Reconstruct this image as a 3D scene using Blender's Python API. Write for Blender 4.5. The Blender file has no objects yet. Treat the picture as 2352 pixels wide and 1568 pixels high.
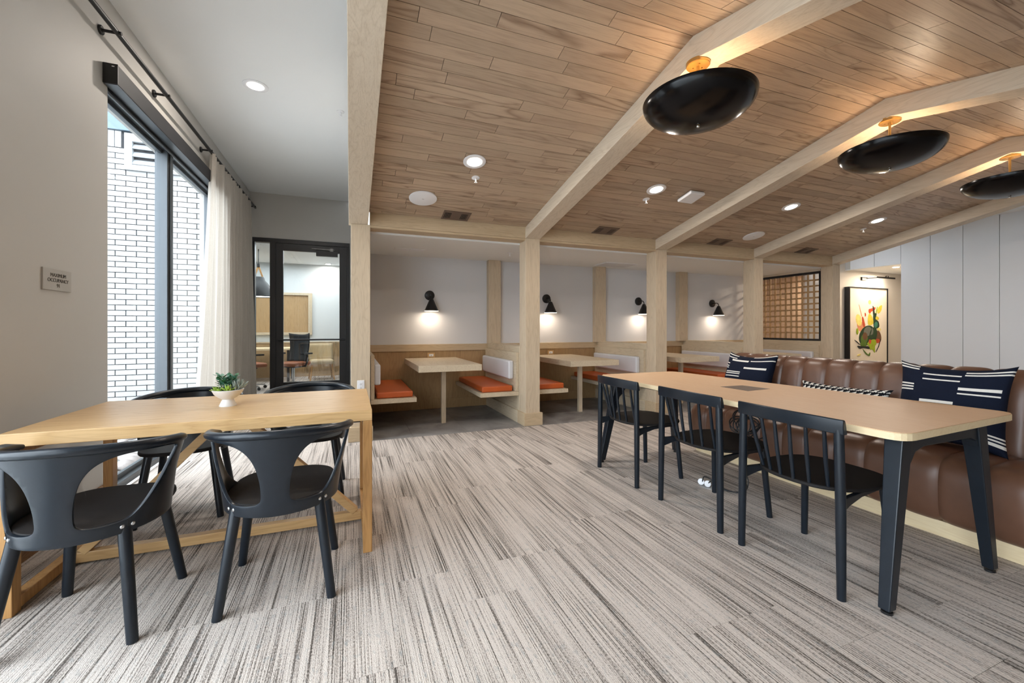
import bpy, bmesh, math, random
from mathutils import Vector, Matrix, Euler
from mathutils.geometry import delaunay_2d_cdt
random.seed(7)
R = math.radians
PI = math.pi
scene = bpy.context.scene
COL = scene.collection

# ---------------------------------------------------------------- camera
F_PX, CX, CY, YAW, CAM_H = 958.0, 1176.0, 753.5, 0.37, 1.18
cam_d = bpy.data.cameras.new('camera')
cam_d.sensor_fit = 'HORIZONTAL'
cam_d.sensor_width = 36.0
cam_d.lens = 36.0 * F_PX / 2352.0
cam_d.shift_y = -(784.0 - CY) / 2352.0
cam_d.clip_start = 0.05
cam_d.clip_end = 200
cam = bpy.data.objects.new('camera', cam_d)
COL.objects.link(cam)
cam.location = (0, 0, CAM_H)
cam.rotation_euler = (PI / 2, 0, -YAW)
scene.camera = cam

# ---------------------------------------------------------------- world, exposure
SKY = 5.2
world = bpy.data.worlds.new('overcast_sky')
scene.world = world
world.use_nodes = True
_wn = world.node_tree.nodes
_bg = next(n for n in _wn if n.type == 'BACKGROUND')
_bg.inputs[0].default_value = (0.86, 0.93, 1.0, 1)
_bg.inputs[1].default_value = SKY
vs = scene.view_settings
vs.view_transform = 'Standard'
vs.look = 'None'
vs.gamma = 1.0
vs.use_curve_mapping = False
vs.exposure = 0.73
cy = scene.cycles
cy.use_adaptive_sampling = True
cy.adaptive_threshold = 0.08
cy.adaptive_min_samples = 16
cy.max_bounces = 5
cy.diffuse_bounces = 3
cy.glossy_bounces = 3
cy.transmission_bounces = 3
cy.transparent_max_bounces = 8
cy.caustics_reflective = False
cy.caustics_refractive = False
cy.sample_clamp_indirect = 8.0


def light(name, kind, loc, energy, color=(1, 1, 1), size=0.1, size_y=None, rot=(0, 0, 0), spot=None, blend=0.5, portal=False, spread=None):
    d = bpy.data.lights.new(name, kind)
    d.energy = energy
    d.color = color
    if kind == 'AREA':
        d.shape = 'RECTANGLE' if size_y else 'DISK'
        d.size = size
        if size_y:
            d.size_y = size_y
        if portal:
            d.cycles.is_portal = True
        if spread:
            d.spread = spread
    elif kind == 'SPOT':
        d.spot_size = spot
        d.spot_blend = blend
        d.shadow_soft_size = size
    else:
        d.shadow_soft_size = size
    o = bpy.data.objects.new(name, d)
    COL.objects.link(o)
    o.location = loc
    o.rotation_euler = rot
    return o


WARM = (1.0, 0.80, 0.58)
NEUT = (1.0, 0.90, 0.80)
# daylight portals: the visible window in the left wall and the added one
light('portal_side', 'AREA', (-1.72, 4.95, 1.45), 1, size=2.75, size_y=2.5, rot=(0, -PI / 2, 0), portal=True)
light('portal_side_near', 'AREA', (-1.72, -0.3, 1.45), 1, size=2.75, size_y=4.9, rot=(0, -PI / 2, 0), portal=True)


# ---------------------------------------------------------------- material helpers
class NT:
    def __init__(self, m):
        self.t = m.node_tree
        self.n = self.t.nodes
        self.bsdf = next(x for x in self.n if x.type == 'BSDF_PRINCIPLED')

    def new(self, typ, **kw):
        x = self.n.new(typ)
        for k, v in kw.items():
            setattr(x, k, v)
        return x

    def link(self, a, b):
        self.t.links.new(a, b)

    def val(self, sock, v):
        if hasattr(v, 'is_linked') or hasattr(v, 'links'):
            self.link(v, sock)
        else:
            sock.default_value = v

    def math(self, op, a, b=0.0, c=None, clamp=False):
        x = self.new('ShaderNodeMath', operation=op)
        x.use_clamp = clamp
        self.val(x.inputs[0], a)
        self.val(x.inputs[1], b)
        if c is not None:
            self.val(x.inputs[2], c)
        return x.outputs[0]

    def vmath(self, op, a, b):
        x = self.new('ShaderNodeVectorMath', operation=op)
        self.val(x.inputs[0], a)
        self.val(x.inputs[1], b)
        return x.outputs[0]

    def noise(self, vec, scale=1.0, detail=2.0, rough=0.5, dist=0.0):
        x = self.new('ShaderNodeTexNoise')
        self.link(vec, x.inputs['Vector'])
        x.inputs['Scale'].default_value = scale
        x.inputs['Detail'].default_value = detail
        x.inputs['Roughness'].default_value = rough
        x.inputs['Distortion'].default_value = dist
        return x.outputs[0]

    def ramp(self, fac, stops):
        x = self.new('ShaderNodeValToRGB')
        self.link(fac, x.inputs[0])
        e = x.color_ramp.elements
        while len(e) > 1:
            e.remove(e[-1])
        e[0].position = stops[0][0]
        e[0].color = stops[0][1]
        for p, c in stops[1:]:
            k = e.new(p)
            k.color = c
        return x.outputs[0]

    def mix(self, fac, a, b, mode='MIX'):
        x = self.new('ShaderNodeMix', data_type='RGBA', blend_type=mode)
        self.val(x.inputs[0], fac)
        self.val(x.inputs[6], a)
        self.val(x.inputs[7], b)
        return x.outputs[2]

    def coords(self, world=False):
        if world:
            return self.new('ShaderNodeNewGeometry').outputs['Position']
        return self.new('ShaderNodeTexCoord').outputs['Object']

    def rnd(self):
        a = self.new('ShaderNodeObjectInfo').outputs['Random']
        b = self.new('ShaderNodeAttribute', attribute_name='rnd').outputs['Fac']
        return self.math('ADD', a, b)

    def bump(self, h, strength=0.2, dist=0.01):
        x = self.new('ShaderNodeBump')
        x.inputs['Strength'].default_value = strength
        x.inputs['Distance'].default_value = dist
        self.link(h, x.inputs['Height'])
        self.link(x.outputs[0], self.bsdf.inputs['Normal'])


def c4(c):
    return (c[0], c[1], c[2], 1.0)


def srgb(r, g, b):
    f = lambda u: (u / 255 / 12.92) if u / 255 <= 0.04045 else ((u / 255 + 0.055) / 1.055) ** 2.4
    return (f(r), f(g), f(b))


def newmat(name, col, rough=0.5, metal=0.0, spec=0.5):
    m = bpy.data.materials.new(name)
    m.use_nodes = True
    t = NT(m)
    t.bsdf.inputs['Base Color'].default_value = c4(col)
    t.bsdf.inputs['Roughness'].default_value = rough
    t.bsdf.inputs['Metallic'].default_value = metal
    t.bsdf.inputs['Specular IOR Level'].default_value = spec
    return m, t


def plain(name, col, rough=0.5, metal=0.0, spec=0.5, var=0.05, scale=8.0, bump=0.0, bscale=120.0):
    """painted / moulded surface with a faint mottle and optional fine relief"""
    m, t = newmat(name, col, rough, metal, spec)
    co = t.coords()
    n = t.noise(co, scale, 3)
    f = t.math('MULTIPLY', t.math('SUBTRACT', n, 0.5), var * 2)
    f = t.math('ADD', f, 1.0)
    mx = t.new('ShaderNodeVectorMath', operation='SCALE')
    mx.inputs[0].default_value = col
    t.link(f, mx.inputs['Scale'])
    t.link(mx.outputs[0], t.bsdf.inputs['Base Color'])
    if bump:
        t.bump(t.noise(co, bscale, 2), bump, 0.002)
    return m


def wood(name, light_c, dark_c, axis='X', world=False, rings=0.45, pores=0.35, var=0.0, rough=0.5, spread=1.0, ring_n=9.0, spec=0.4, tint=None, figure=False):
    """oak: stretched noise for cathedral grain, finer streaks for pores"""
    m, t = newmat(name, light_c, rough, 0, spec)
    co = t.coords(world)
    rn = t.rnd()
    off = t.new('ShaderNodeCombineXYZ')
    t.link(t.math('MULTIPLY', rn, 37.0), off.inputs[0])
    t.link(t.math('MULTIPLY', rn, 91.0), off.inputs[1])
    t.link(t.math('MULTIPLY', rn, 53.0), off.inputs[2])
    co = t.vmath('ADD', co, off.outputs[0])
    al, ac = 1.3 * spread, 11.0 * spread
    s1 = {'X': (al, ac, ac), 'Y': (ac, al, ac), 'Z': (ac, ac, al)}[axis]
    s2 = {'X': (9, 260, 260), 'Y': (260, 9, 260), 'Z': (260, 260, 9)}[axis]
    s3 = {'X': (1.5, 45, 45), 'Y': (45, 1.5, 45), 'Z': (45, 45, 1.5)}[axis]
    n1 = t.noise(t.vmath('MULTIPLY', co, s1), 1.0, 2.0, 0.5, 0.6)
    ring = t.math('FRACT', t.math('MULTIPLY', n1, ring_n))
    ring = t.math('ABSOLUTE', t.math('SUBTRACT', ring, 0.5))
    ring = t.math('MULTIPLY', t.math('POWER', t.math('SUBTRACT', 1.0, t.math('MULTIPLY', ring, 2.0)), 3.0), rings)
    if figure:
        fg = t.math('FRACT', t.math('MULTIPLY', rn, 29.3))
        ring = t.math('MULTIPLY', ring, t.math('ADD', t.math('MULTIPLY', fg, t.math('MULTIPLY', fg, 0.85)), 0.15))
    n2 = t.noise(t.vmath('MULTIPLY', co, s2), 1.0, 2.0)
    pore = t.math('MULTIPLY', t.math('SUBTRACT', n2, 0.48), 4.0, clamp=True)
    n3 = t.noise(t.vmath('MULTIPLY', co, s3), 1.0, 2.0)
    streak = t.math('MULTIPLY', t.math('SUBTRACT', n3, 0.45), 1.6, clamp=True)
    f = t.math('ADD', ring, t.math('MULTIPLY', pore, pores))
    f = t.math('ADD', f, t.math('MULTIPLY', streak, pores * 0.8), clamp=True)
    colr = t.mix(f, c4(light_c), c4(dark_c))
    if var:
        sc = t.math('ADD', t.math('MULTIPLY', t.math('FRACT', t.math('MULTIPLY', rn, 7.31)), 2 * var), 1.0 - var)
        gg = t.new('ShaderNodeVectorMath', operation='SCALE')
        t.link(colr, gg.inputs[0])
        t.link(sc, gg.inputs['Scale'])
        colr = gg.outputs[0]
        if tint:
            colr = t.mix(t.math('MULTIPLY', t.math('FRACT', t.math('MULTIPLY', rn, 17.77)), 0.5), colr, c4(tint), 'MULTIPLY')
    t.link(colr, t.bsdf.inputs['Base Color'])
    t.link(t.math('ADD', t.math('MULTIPLY', f, 0.15), rough), t.bsdf.inputs['Roughness'])
    t.bump(f, 0.12, 0.002)
    return m


def emit(name, col, strength):
    m, t = newmat(name, col, 0.4)
    t.bsdf.inputs['Emission Color'].default_value = c4(col)
    t.bsdf.inputs['Emission Strength'].default_value = strength
    return m


def glassy(name, tint=(0.95, 0.98, 1.0), refl=0.08, rough=0.0, fres=True):
    """thin pane: see-through with a mirror-like share that grows at grazing angles"""
    m = bpy.data.materials.new(name)
    m.use_nodes = True
    nt = m.node_tree
    nt.nodes.clear()
    out = nt.nodes.new('ShaderNodeOutputMaterial')
    tr = nt.nodes.new('ShaderNodeBsdfTransparent')
    tr.inputs[0].default_value = c4(tint)
    gl = nt.nodes.new('ShaderNodeBsdfGlossy')
    gl.inputs['Roughness'].default_value = rough
    lw = nt.nodes.new('ShaderNodeLayerWeight')
    lw.inputs['Blend'].default_value = 0.5
    pw = nt.nodes.new('ShaderNodeMath')
    pw.operation = 'POWER'
    pw.inputs[1].default_value = 5.0
    nt.links.new(lw.outputs['Facing'], pw.inputs[0])
    mm = nt.nodes.new('ShaderNodeMath')
    mm.operation = 'MULTIPLY_ADD'
    mm.inputs[1].default_value = 0.5
    mm.inputs[2].default_value = refl * 0.5
    mm.use_clamp = True
    nt.links.new(pw.outputs[0], mm.inputs[0])
    mx = nt.nodes.new('ShaderNodeMixShader')
    nt.links.new(mm.outputs[0], mx.inputs[0])
    nt.links.new(tr.outputs[0], mx.inputs[1])
    nt.links.new(gl.outputs[0], mx.inputs[2])
    nt.links.new(mx.outputs[0], out.inputs[0])
    return m


M = {}
M['wall_cream'] = plain('cream_plaster', (0.74, 0.70, 0.65), 0.6, var=0.015, scale=2.0)
M['wall_cool'] = plain('cool_white_plaster', (0.66, 0.69, 0.70), 0.6, var=0.015, scale=2.0)
M['nook'] = plain('tan_nook_wall', (0.50, 0.38, 0.29), 0.6, var=0.05, scale=3.0)
M['wall'] = plain('painted_plaster', (0.52, 0.50, 0.47), 0.6, var=0.015, scale=2.0, bump=0.03, bscale=300)
M['wall_booth'] = plain('painted_plaster_booth', (0.72, 0.72, 0.735), 0.6, var=0.015, scale=2.0)
M['ceil_white'] = plain('painted_ceiling', (0.88, 0.89, 0.89), 0.7, var=0.01, scale=2.0)
M['panel'] = plain('painted_panel', (0.80, 0.82, 0.85), 0.5, var=0.01, scale=1.5)
M['oak_y'] = wood('pale_oak_y', srgb(218, 203, 182), srgb(178, 158, 132), 'Y', rings=0.25, pores=0.28, rough=0.5)
M['oak_z'] = wood('pale_oak_z', srgb(212, 194, 168), srgb(168, 146, 118), 'Z', rings=0.25, pores=0.3, rough=0.5)
M['oak_x'] = wood('pale_oak_x', srgb(204, 182, 150), srgb(164, 138, 106), 'X', rings=0.25, pores=0.26, rough=0.5)
M['bench_oak'] = wood('bench_oak', srgb(210, 194, 168), srgb(174, 152, 124), 'Y', rings=0.35, pores=0.2, rough=0.5)
M['wains'] = wood('wainscot_oak', srgb(188, 155, 112), srgb(148, 114, 76), 'Z', rings=0.3, rough=0.5)
M['plank'] = wood('ceiling_plank_oak', srgb(190, 168, 144), srgb(122, 98, 78), 'X', world=True, rings=0.85, pores=0.24, var=0.13, rough=0.40, spread=0.62, ring_n=7.0, tint=(0.95, 0.89, 0.89), figure=True)
M['honey_x'] = wood('honey_oak_x', srgb(214, 176, 124), srgb(172, 126, 76), 'X', rings=0.3, pores=0.25, rough=0.34)
M['honey_z'] = wood('honey_oak_z', srgb(196, 148, 92), srgb(150, 104, 58), 'Z', rings=0.35, pores=0.35, rough=0.45)
M['lam_top'] = wood('tan_laminate', srgb(230, 194, 156), srgb(220, 180, 140), 'Y', rings=0.15, pores=0.5, rough=0.42)
M['maple'] = wood('pale_maple_edge', srgb(236, 216, 178), srgb(218, 192, 148), 'Y', rings=0.3, rough=0.5)
M['base_brown'] = wood('brown_oak_base', srgb(140, 100, 62), srgb(100, 68, 40), 'Y', rings=0.4, rough=0.5)
M['black_seat'] = plain('black_brown_seat', (0.012, 0.0105, 0.0105), 0.6, spec=0.22, var=0.2, scale=30)
M['black_wood'] = plain('black_stained_ash', (0.008, 0.0125, 0.019), 0.3, spec=0.42, var=0.25, scale=30, bump=0.05, bscale=160)
M['black_metal'] = plain('black_powder_coat', (0.010, 0.010, 0.011), 0.42, var=0.1, scale=20)
M['black_gloss'] = plain('black_lacquer', (0.003, 0.003, 0.004), 0.2, spec=0.26, var=0.1)
M['black_int'] = plain('brass_bowl_lining', srgb(225, 180, 105), 0.35, 0.6)
M['frame_black'] = plain('black_aluminium', (0.012, 0.012, 0.014), 0.38, var=0.1)
M['cassette'] = plain('charcoal_shade_box', (0.03, 0.03, 0.033), 0.6, spec=0.25, var=0.05)
M['alu'] = plain('grey_anodised_frame', (0.10, 0.11, 0.12), 0.34, 0.5, var=0.05)
M['brass'] = plain('brushed_brass', srgb(206, 172, 112), 0.32, 1.0, var=0.05, scale=40)
M['steel'] = plain('bright_steel', (0.62, 0.63, 0.64), 0.25, 1.0, var=0.05)
M['white_plastic'] = plain('white_plastic', (0.88, 0.88, 0.90), 0.4, var=0.02)
M['grey_plastic'] = plain('grey_plastic', (0.35, 0.34, 0.33), 0.5, var=0.05)
M['dark_slot'] = plain('dark_slot', (0.01, 0.01, 0.01), 0.7, var=0.05)
M['vent'] = plain('bronze_vent', srgb(112, 94, 82), 0.5, 0.2, var=0.05)
M['orange'] = plain('orange_leather', srgb(196, 92, 40), 0.42, var=0.06, scale=14, bump=0.05, bscale=350)
M['grey_vinyl'] = plain('pale_grey_vinyl', srgb(218, 218, 222), 0.45, var=0.03, scale=10, bump=0.03, bscale=350)
M['leather'] = plain('brown_leather', srgb(106, 74, 57), 0.36, spec=0.5, var=0.14, scale=16, bump=0.08, bscale=420)
M['navy'] = plain('navy_weave', srgb(17, 24, 42), 0.85, spec=0.2, var=0.2, scale=80, bump=0.3, bscale=500)
M['ivory'] = plain('ivory_yarn', srgb(232, 228, 220), 0.85, spec=0.2, var=0.05, scale=80, bump=0.3, bscale=500)
M['ink'] = plain('black_yarn', srgb(18, 20, 26), 0.85, spec=0.2, var=0.1, scale=80)
M['sign'] = plain('sign_plate', srgb(176, 170, 162), 0.45, 0.3, var=0.03)
M['sign_ink'] = plain('sign_lettering', srgb(82, 78, 72), 0.6)
M['tan_seat'] = plain('rust_upholstery', srgb(150, 86, 50), 0.6, var=0.1, bump=0.1)
M['mesh_black'] = plain('black_mesh_back', (0.02, 0.025, 0.03), 0.6, var=0.2, scale=200)
M['wrap_tan'] = plain('tan_seat_under_wrap', srgb(196, 172, 132), 0.5, var=0.08, scale=6)
M['soil'] = plain('dark_soil', (0.02, 0.018, 0.015), 0.9, var=0.4, scale=200, bump=0.5, bscale=200)
M['bowl_white'] = plain('white_ceramic', (0.84, 0.83, 0.82), 0.35, var=0.02)
M['leaf_a'] = plain('blue_green_leaf', srgb(92, 142, 118), 0.45, var=0.25, scale=40)
M['leaf_b'] = plain('bright_green_leaf', srgb(150, 178, 70), 0.45, var=0.2, scale=40)
M['leaf_c'] = plain('grey_striped_leaf', srgb(158, 168, 158), 0.5, var=0.3, scale=120)
M['leaf_d'] = plain('dark_green_leaf', srgb(52, 104, 62), 0.45, var=0.25, scale=40)
M['canvas'] = plain('cream_canvas', srgb(244, 234, 218), 0.8, var=0.02, bump=0.1, bscale=400)
M['glass'] = glassy('window_glass', (0.97, 0.99, 1.0), 0.05)
M['glass_door'] = glassy('door_glass', (0.93, 0.96, 0.97), 0.10)
M['plastic_film'] = glassy('clear_wrap', (0.93, 0.92, 0.9), 0.14, 0.18)
M['lens'] = emit('downlight_lens', (1.0, 0.93, 0.84), 14.0)
M['bulb'] = emit('warm_bulb', (1.0, 0.80, 0.55), 9.0)
M['sconce_in'] = emit('sconce_diffuser', (1.0, 0.85, 0.68), 6.0)
M['fascia'] = plain('blue_grey_fascia', srgb(92, 108, 120), 0.4, 0.2, var=0.04)
M['brick'] = plain('white_glazed_brick', (0.36, 0.36, 0.355), 0.5, var=0.06, scale=6)
M['louvre'] = plain('painted_louvre', (0.34, 0.35, 0.36), 0.5, var=0.03)
M['mortar'] = plain('grey_mortar', (0.045, 0.046, 0.05), 0.9, var=0.1, scale=60)
M['stone'] = plain('river_stone', (0.34, 0.30, 0.28), 0.6, var=0.25, scale=9)
M['stone_b'] = plain('grey_green_stone', (0.25, 0.28, 0.27), 0.6, var=0.2, scale=9)
M['ground'] = plain('gravel_ground', (0.55, 0.55, 0.54), 0.9, var=0.2, scale=12, bump=0.4, bscale=60)


def carpet_mat():
    m, t = newmat('striped_carpet', (0.5, 0.45, 0.4), 0.95, 0, 0.15)
    co = t.coords(True)
    rn = t.rnd()
    off = t.new('ShaderNodeCombineXYZ')
    t.link(t.math('MULTIPLY', rn, 71.0), off.inputs[0])
    t.link(t.math('MULTIPLY', rn, 33.0), off.inputs[1])
    co = t.vmath('ADD', co, off.outputs[0])
    fine = t.noise(t.vmath('MULTIPLY', co, (230, 1.6, 1)), 1.0, 1.0)
    mid = t.noise(t.vmath('MULTIPLY', co, (55, 1.0, 1)), 1.0, 2.0)
    big = t.noise(t.vmath('MULTIPLY', co, (12, 0.7, 1)), 1.0, 1.0)
    speck = t.noise(t.vmath('MULTIPLY', co, (240, 110, 1)), 1.0, 1.0)
    thr = t.math('ADD', t.math('MULTIPLY', mid, 0.6), t.math('MULTIPLY', big, 0.4))
    dark = t.math('ADD', t.math('SUBTRACT', fine, 0.5), t.math('MULTIPLY', t.math('SUBTRACT', thr, 0.5), 1.15))
    dark = t.math('ADD', dark, t.math('MULTIPLY', t.math('SUBTRACT', speck, 0.5), 0.5))
    fac = t.math('ADD', t.math('MULTIPLY', dark, 2.5), 0.27, clamp=True)
    col = t.ramp(fac, [(0.0, c4(srgb(212, 201, 192))), (0.35, c4(srgb(194, 183, 174))), (0.62, c4(srgb(146, 136, 128))), (1.0, c4(srgb(86, 79, 73)))])
    tint = t.noise(t.vmath('MULTIPLY', co, (60, 25, 1)), 1.0, 1.0)
    tf = t.math('MULTIPLY', t.math('SUBTRACT', tint, 0.58), 2.2, clamp=True)
    col = t.mix(tf, col, c4(srgb(140, 148, 150)))
    t.link(col, t.bsdf.inputs['Base Color'])
    loop = t.noise(t.vmath('MULTIPLY', co, (420, 160, 1)), 1.0, 1.0)
    t.bump(t.math('ADD', loop, t.math('MULTIPLY', fine, 0.8)), 0.55, 0.004)
    return m


def slate_mat():
    m, t = newmat('grey_slate_floor', (0.2, 0.2, 0.2), 0.5)
    co = t.coords(True)
    n = t.noise(co, 2.2, 6, 0.65, 0.8)
    col = t.ramp(n, [(0.25, c4(srgb(104, 101, 100))), (0.5, c4(srgb(142, 139, 137))), (0.75, c4(srgb(172, 169, 167)))])
    t.link(col, t.bsdf.inputs['Base Color'])
    t.bump(t.noise(co, 25, 4), 0.15, 0.004)
    return m


M['carpet'] = carpet_mat()
M['slate'] = slate_mat()


def cloth_mat(name, col, trans):
    m = bpy.data.materials.new(name)
    m.use_nodes = True
    nt = m.node_tree
    t = NT(m)
    t.bsdf.inputs['Roughness'].default_value = 0.9
    co = t.coords()
    n = t.noise(t.vmath('MULTIPLY', co, (300, 300, 60)), 1.0, 2)
    n2 = t.noise(t.vmath('MULTIPLY', co, (60, 60, 500)), 1.0, 2)
    f = t.math('MULTIPLY', t.math('ADD', n, n2), 0.5)
    colr = t.ramp(f, [(0.3, c4(tuple(x * 0.86 for x in col))), (0.7, c4(col))])
    t.link(colr, t.bsdf.inputs['Base Color'])
    tl = nt.nodes.new('ShaderNodeBsdfTranslucent')
    nt.links.new(colr, tl.inputs[0])
    mx = nt.nodes.new('ShaderNodeMixShader')
    mx.inputs[0].default_value = trans
    out = next(x for x in nt.nodes if x.type == 'OUTPUT_MATERIAL')
    nt.links.new(t.bsdf.outputs[0], mx.inputs[1])
    nt.links.new(tl.outputs[0], mx.inputs[2])
    nt.links.new(mx.outputs[0], out.inputs[0])
    return m


M['curtain'] = cloth_mat('linen_curtain', srgb(224, 216, 206), 0.55)


# ---------------------------------------------------------------- mesh helpers
def perp(d):
    d = d.normalized()
    u = Vector((0, 0, 1)) if abs(d.z) < 0.9 else Vector((1, 0, 0))
    a = d.cross(u).normalized()
    return a, a.cross(d).normalized()


class MB:
    def __init__(self):
        self.v, self.f, self.mi = [], [], []

    def add(self, vs_, fs, mi=0):
        o = len(self.v)
        self.v += [tuple(p) for p in vs_]
        self.f += [tuple(i + o for i in q) for q in fs]
        self.mi += [mi] * len(fs)
        return self

    BF = [(0, 3, 2, 1), (4, 5, 6, 7), (0, 1, 5, 4), (1, 2, 6, 5), (2, 3, 7, 6), (3, 0, 4, 7)]

    def box(self, x0, x1, y0, y1, z0, z1):
        return self.add([(x0, y0, z0), (x1, y0, z0), (x1, y1, z0), (x0, y1, z0), (x0, y0, z1), (x1, y0, z1), (x1, y1, z1), (x0, y1, z1)], self.BF)

    def bar(self, p0, p1, w, h, up=(0, 0, 1), w1=None, h1=None):
        p0, p1 = Vector(p0), Vector(p1)
        d = (p1 - p0).normalized()
        a = d.cross(Vector(up))
        if a.length < 1e-5:
            a = d.cross(Vector((1, 0, 0)))
        a.normalize()
        b = a.cross(d).normalized()
        w1 = w if w1 is None else w1
        h1 = h if h1 is None else h1
        vs_ = []
        for p, ww, hh in ((p0, w, h), (p1, w1, h1)):
            for sa, sb in ((-1, -1), (1, -1), (1, 1), (-1, 1)):
                vs_.append(p + a * sa * ww / 2 + b * sb * hh / 2)
        return self.add(vs_, self.BF)

    def tube(self, pts, r, n=10, cap=True, flat=1.0, up=None):
        pts = [Vector(p) for p in pts]
        rs = r if isinstance(r, (list, tuple)) else [r] * len(pts)
        vs_, fs = [], []
        prev = None
        for i, p in enumerate(pts):
            d = (pts[min(i + 1, len(pts) - 1)] - pts[max(i - 1, 0)]).normalized()
            if up is not None:
                b = Vector(up)
                a = d.cross(b).normalized()
                b = a.cross(d).normalized()
            elif prev is None:
                a, b = perp(d)
            else:
                a = prev - d * prev.dot(d)
                a.normalize()
                b = d.cross(a) * -1
                b = a.cross(d)
            prev = a
            for k in range(n):
                an = 2 * PI * k / n
                vs_.append(p + a * math.cos(an) * rs[i] + b * math.sin(an) * rs[i] * flat)
        for i in range(len(pts) - 1):
            for k in range(n):
                k2 = (k + 1) % n
                fs.append((i * n + k, i * n + k2, (i + 1) * n + k2, (i + 1) * n + k))
        if cap:
            fs.append(tuple(range(n - 1, -1, -1)))
            fs.append(tuple((len(pts) - 1) * n + k for k in range(n)))
        return self.add(vs_, fs)

    def cyl(self, p0, p1, r0, r1=None, n=20):
        return self.tube([p0, p1], [r0, r0 if r1 is None else r1], n)

    def lathe(self, prof, n=32, c=(0, 0, 0), axis=None, closed=False):
        """prof: (radius, height) pairs; axis: direction of height"""
        c = Vector(c)
        ax = Vector(axis or (0, 0, 1)).normalized()
        a, b = perp(ax)
        vs_, fs = [], []
        for r_, h_ in prof:
            for k in range(n):
                an = 2 * PI * k / n
                vs_.append(c + ax * h_ + (a * math.cos(an) + b * math.sin(an)) * max(r_, 1e-5))
        m = len(prof)
        for i in range(m - 1 if not closed else m):
            j = (i + 1) % m
            for k in range(n):
                k2 = (k + 1) % n
                fs.append((i * n + k, j * n + k, j * n + k2, i * n + k2))
        return self.add(vs_, fs)

    def prism(self, poly, h0, h1, fn=None):
        """poly in 2-D extruded from h0 to h1; fn maps (u, v, h) to 3-D"""
        fn = fn or (lambda u, v, h: (u, v, h))
        n = len(poly)
        vs_ = [fn(u, v, h0) for u, v in poly] + [fn(u, v, h1) for u, v in poly]
        fs = [tuple(range(n - 1, -1, -1)), tuple(range(n, 2 * n))]
        fs += [(i, (i + 1) % n, n + (i + 1) % n, n + i) for i in range(n)]
        return self.add(vs_, fs)

    def grid(self, fn, nu, nv, mfn=None, wrap=False):
        vs_ = [fn(i / nu, j / nv) for j in range(nv + 1) for i in range(nu + 1)]
        o = len(self.v)
        self.v += [tuple(p) for p in vs_]
        for j in range(nv):
            for i in range(nu):
                a = j * (nu + 1) + i
                self.f.append(tuple(o + q for q in (a, a + 1, a + nu + 2, a + nu + 1)))
                self.mi.append(mfn((i + 0.5) / nu, (j + 0.5) / nv) if mfn else 0)
        return self

    def build(self, name, mat, parent=None, smooth=None, bevel=0, seg=2, weld=False, solid=0):
        me = bpy.data.meshes.new(name)
        me.from_pydata(self.v, [], self.f)
        for mm in (mat if isinstance(mat, (list, tuple)) else [mat]):
            me.materials.append(M[mm] if isinstance(mm, str) else mm)
        if any(self.mi):
            me.polygons.foreach_set('material_index', self.mi)
        bm = bmesh.new()
        bm.from_mesh(me)
        if weld:
            bmesh.ops.remove_doubles(bm, verts=bm.verts, dist=1e-5)
        bmesh.ops.recalc_face_normals(bm, faces=bm.faces)
        bm.to_mesh(me)
        bm.free()
        if smooth:
            me.shade_smooth()
            me.set_sharp_from_angle(angle=R(smooth))
        me.update()
        o = bpy.data.objects.new(name, me)
        COL.objects.link(o)
        if parent:
            o.parent = parent
        if bevel:
            b = o.modifiers.new('bevel', 'BEVEL')
            b.width = bevel
            b.segments = seg
            b.limit_method = 'ANGLE'
            b.angle_limit = R(40)
            b.harden_normals = False
        if solid:
            s = o.modifiers.new('solid', 'SOLIDIFY')
            s.thickness = solid
            s.offset = 0
        return o


def tag(o, label, cat=None, group=None, kind=None):
    o['label'] = label
    if cat:
        o['category'] = cat
    if group:
        o['group'] = group
    if kind:
        o['kind'] = kind
    return o


def thing(name, label, cat, loc=(0, 0, 0), rz=0.0, group=None, kind=None):
    o = bpy.data.objects.new(name, None)
    COL.objects.link(o)
    o.location = loc
    o.rotation_euler = (0, 0, rz)
    o.empty_display_size = 0.1
    return tag(o, label, cat, group, kind)


def copy_tree(o, parent=None):
    c = o.copy()
    COL.objects.link(c)
    c.parent = parent
    for ch in list(o.children):
        copy_tree(ch, c)
    return c


def box(name, mat, x0, x1, y0, y1, z0, z1, parent=None, bevel=0.0, seg=2):
    return MB().box(x0, x1, y0, y1, z0, z1).build(name, mat, parent, bevel=bevel, seg=seg)


def struct(name, mat, boxes, label, bevel=0.0, cat='wall'):
    m = MB()
    for b in boxes:
        m.box(*b)
    return tag(m.build(name, mat, bevel=bevel), label, cat, kind='structure')


def catmull(pts, k=5, closed=True):
    n = len(pts)
    out = []
    rng = range(n) if closed else range(n - 1)
    for i in rng:
        if closed:
            p = [pts[(i + d) % n] for d in (-1, 0, 1, 2)]
        else:
            p = [pts[max(0, min(n - 1, i + d))] for d in (-1, 0, 1, 2)]
        for s in range(k):
            t = s / k
            out.append(tuple(0.5 * (2 * p[1][a] + (p[2][a] - p[0][a]) * t + (2 * p[0][a] - 5 * p[1][a] + 4 * p[2][a] - p[3][a]) * t * t + (3 * p[1][a] - p[0][a] - 3 * p[2][a] + p[3][a]) * t ** 3) for a in range(len(p[1]))))
    if not closed:
        out.append(tuple(pts[-1]))
    return out


def project(x, y, z):
    s, c = math.sin(YAW), math.cos(YAW)
    d = s * x + c * y
    if d < 0.05:
        return None
    return (CX + F_PX * (c * x - s * y) / d, CY - F_PX * (z - CAM_H) / d, d)


UNIT = {}


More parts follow.
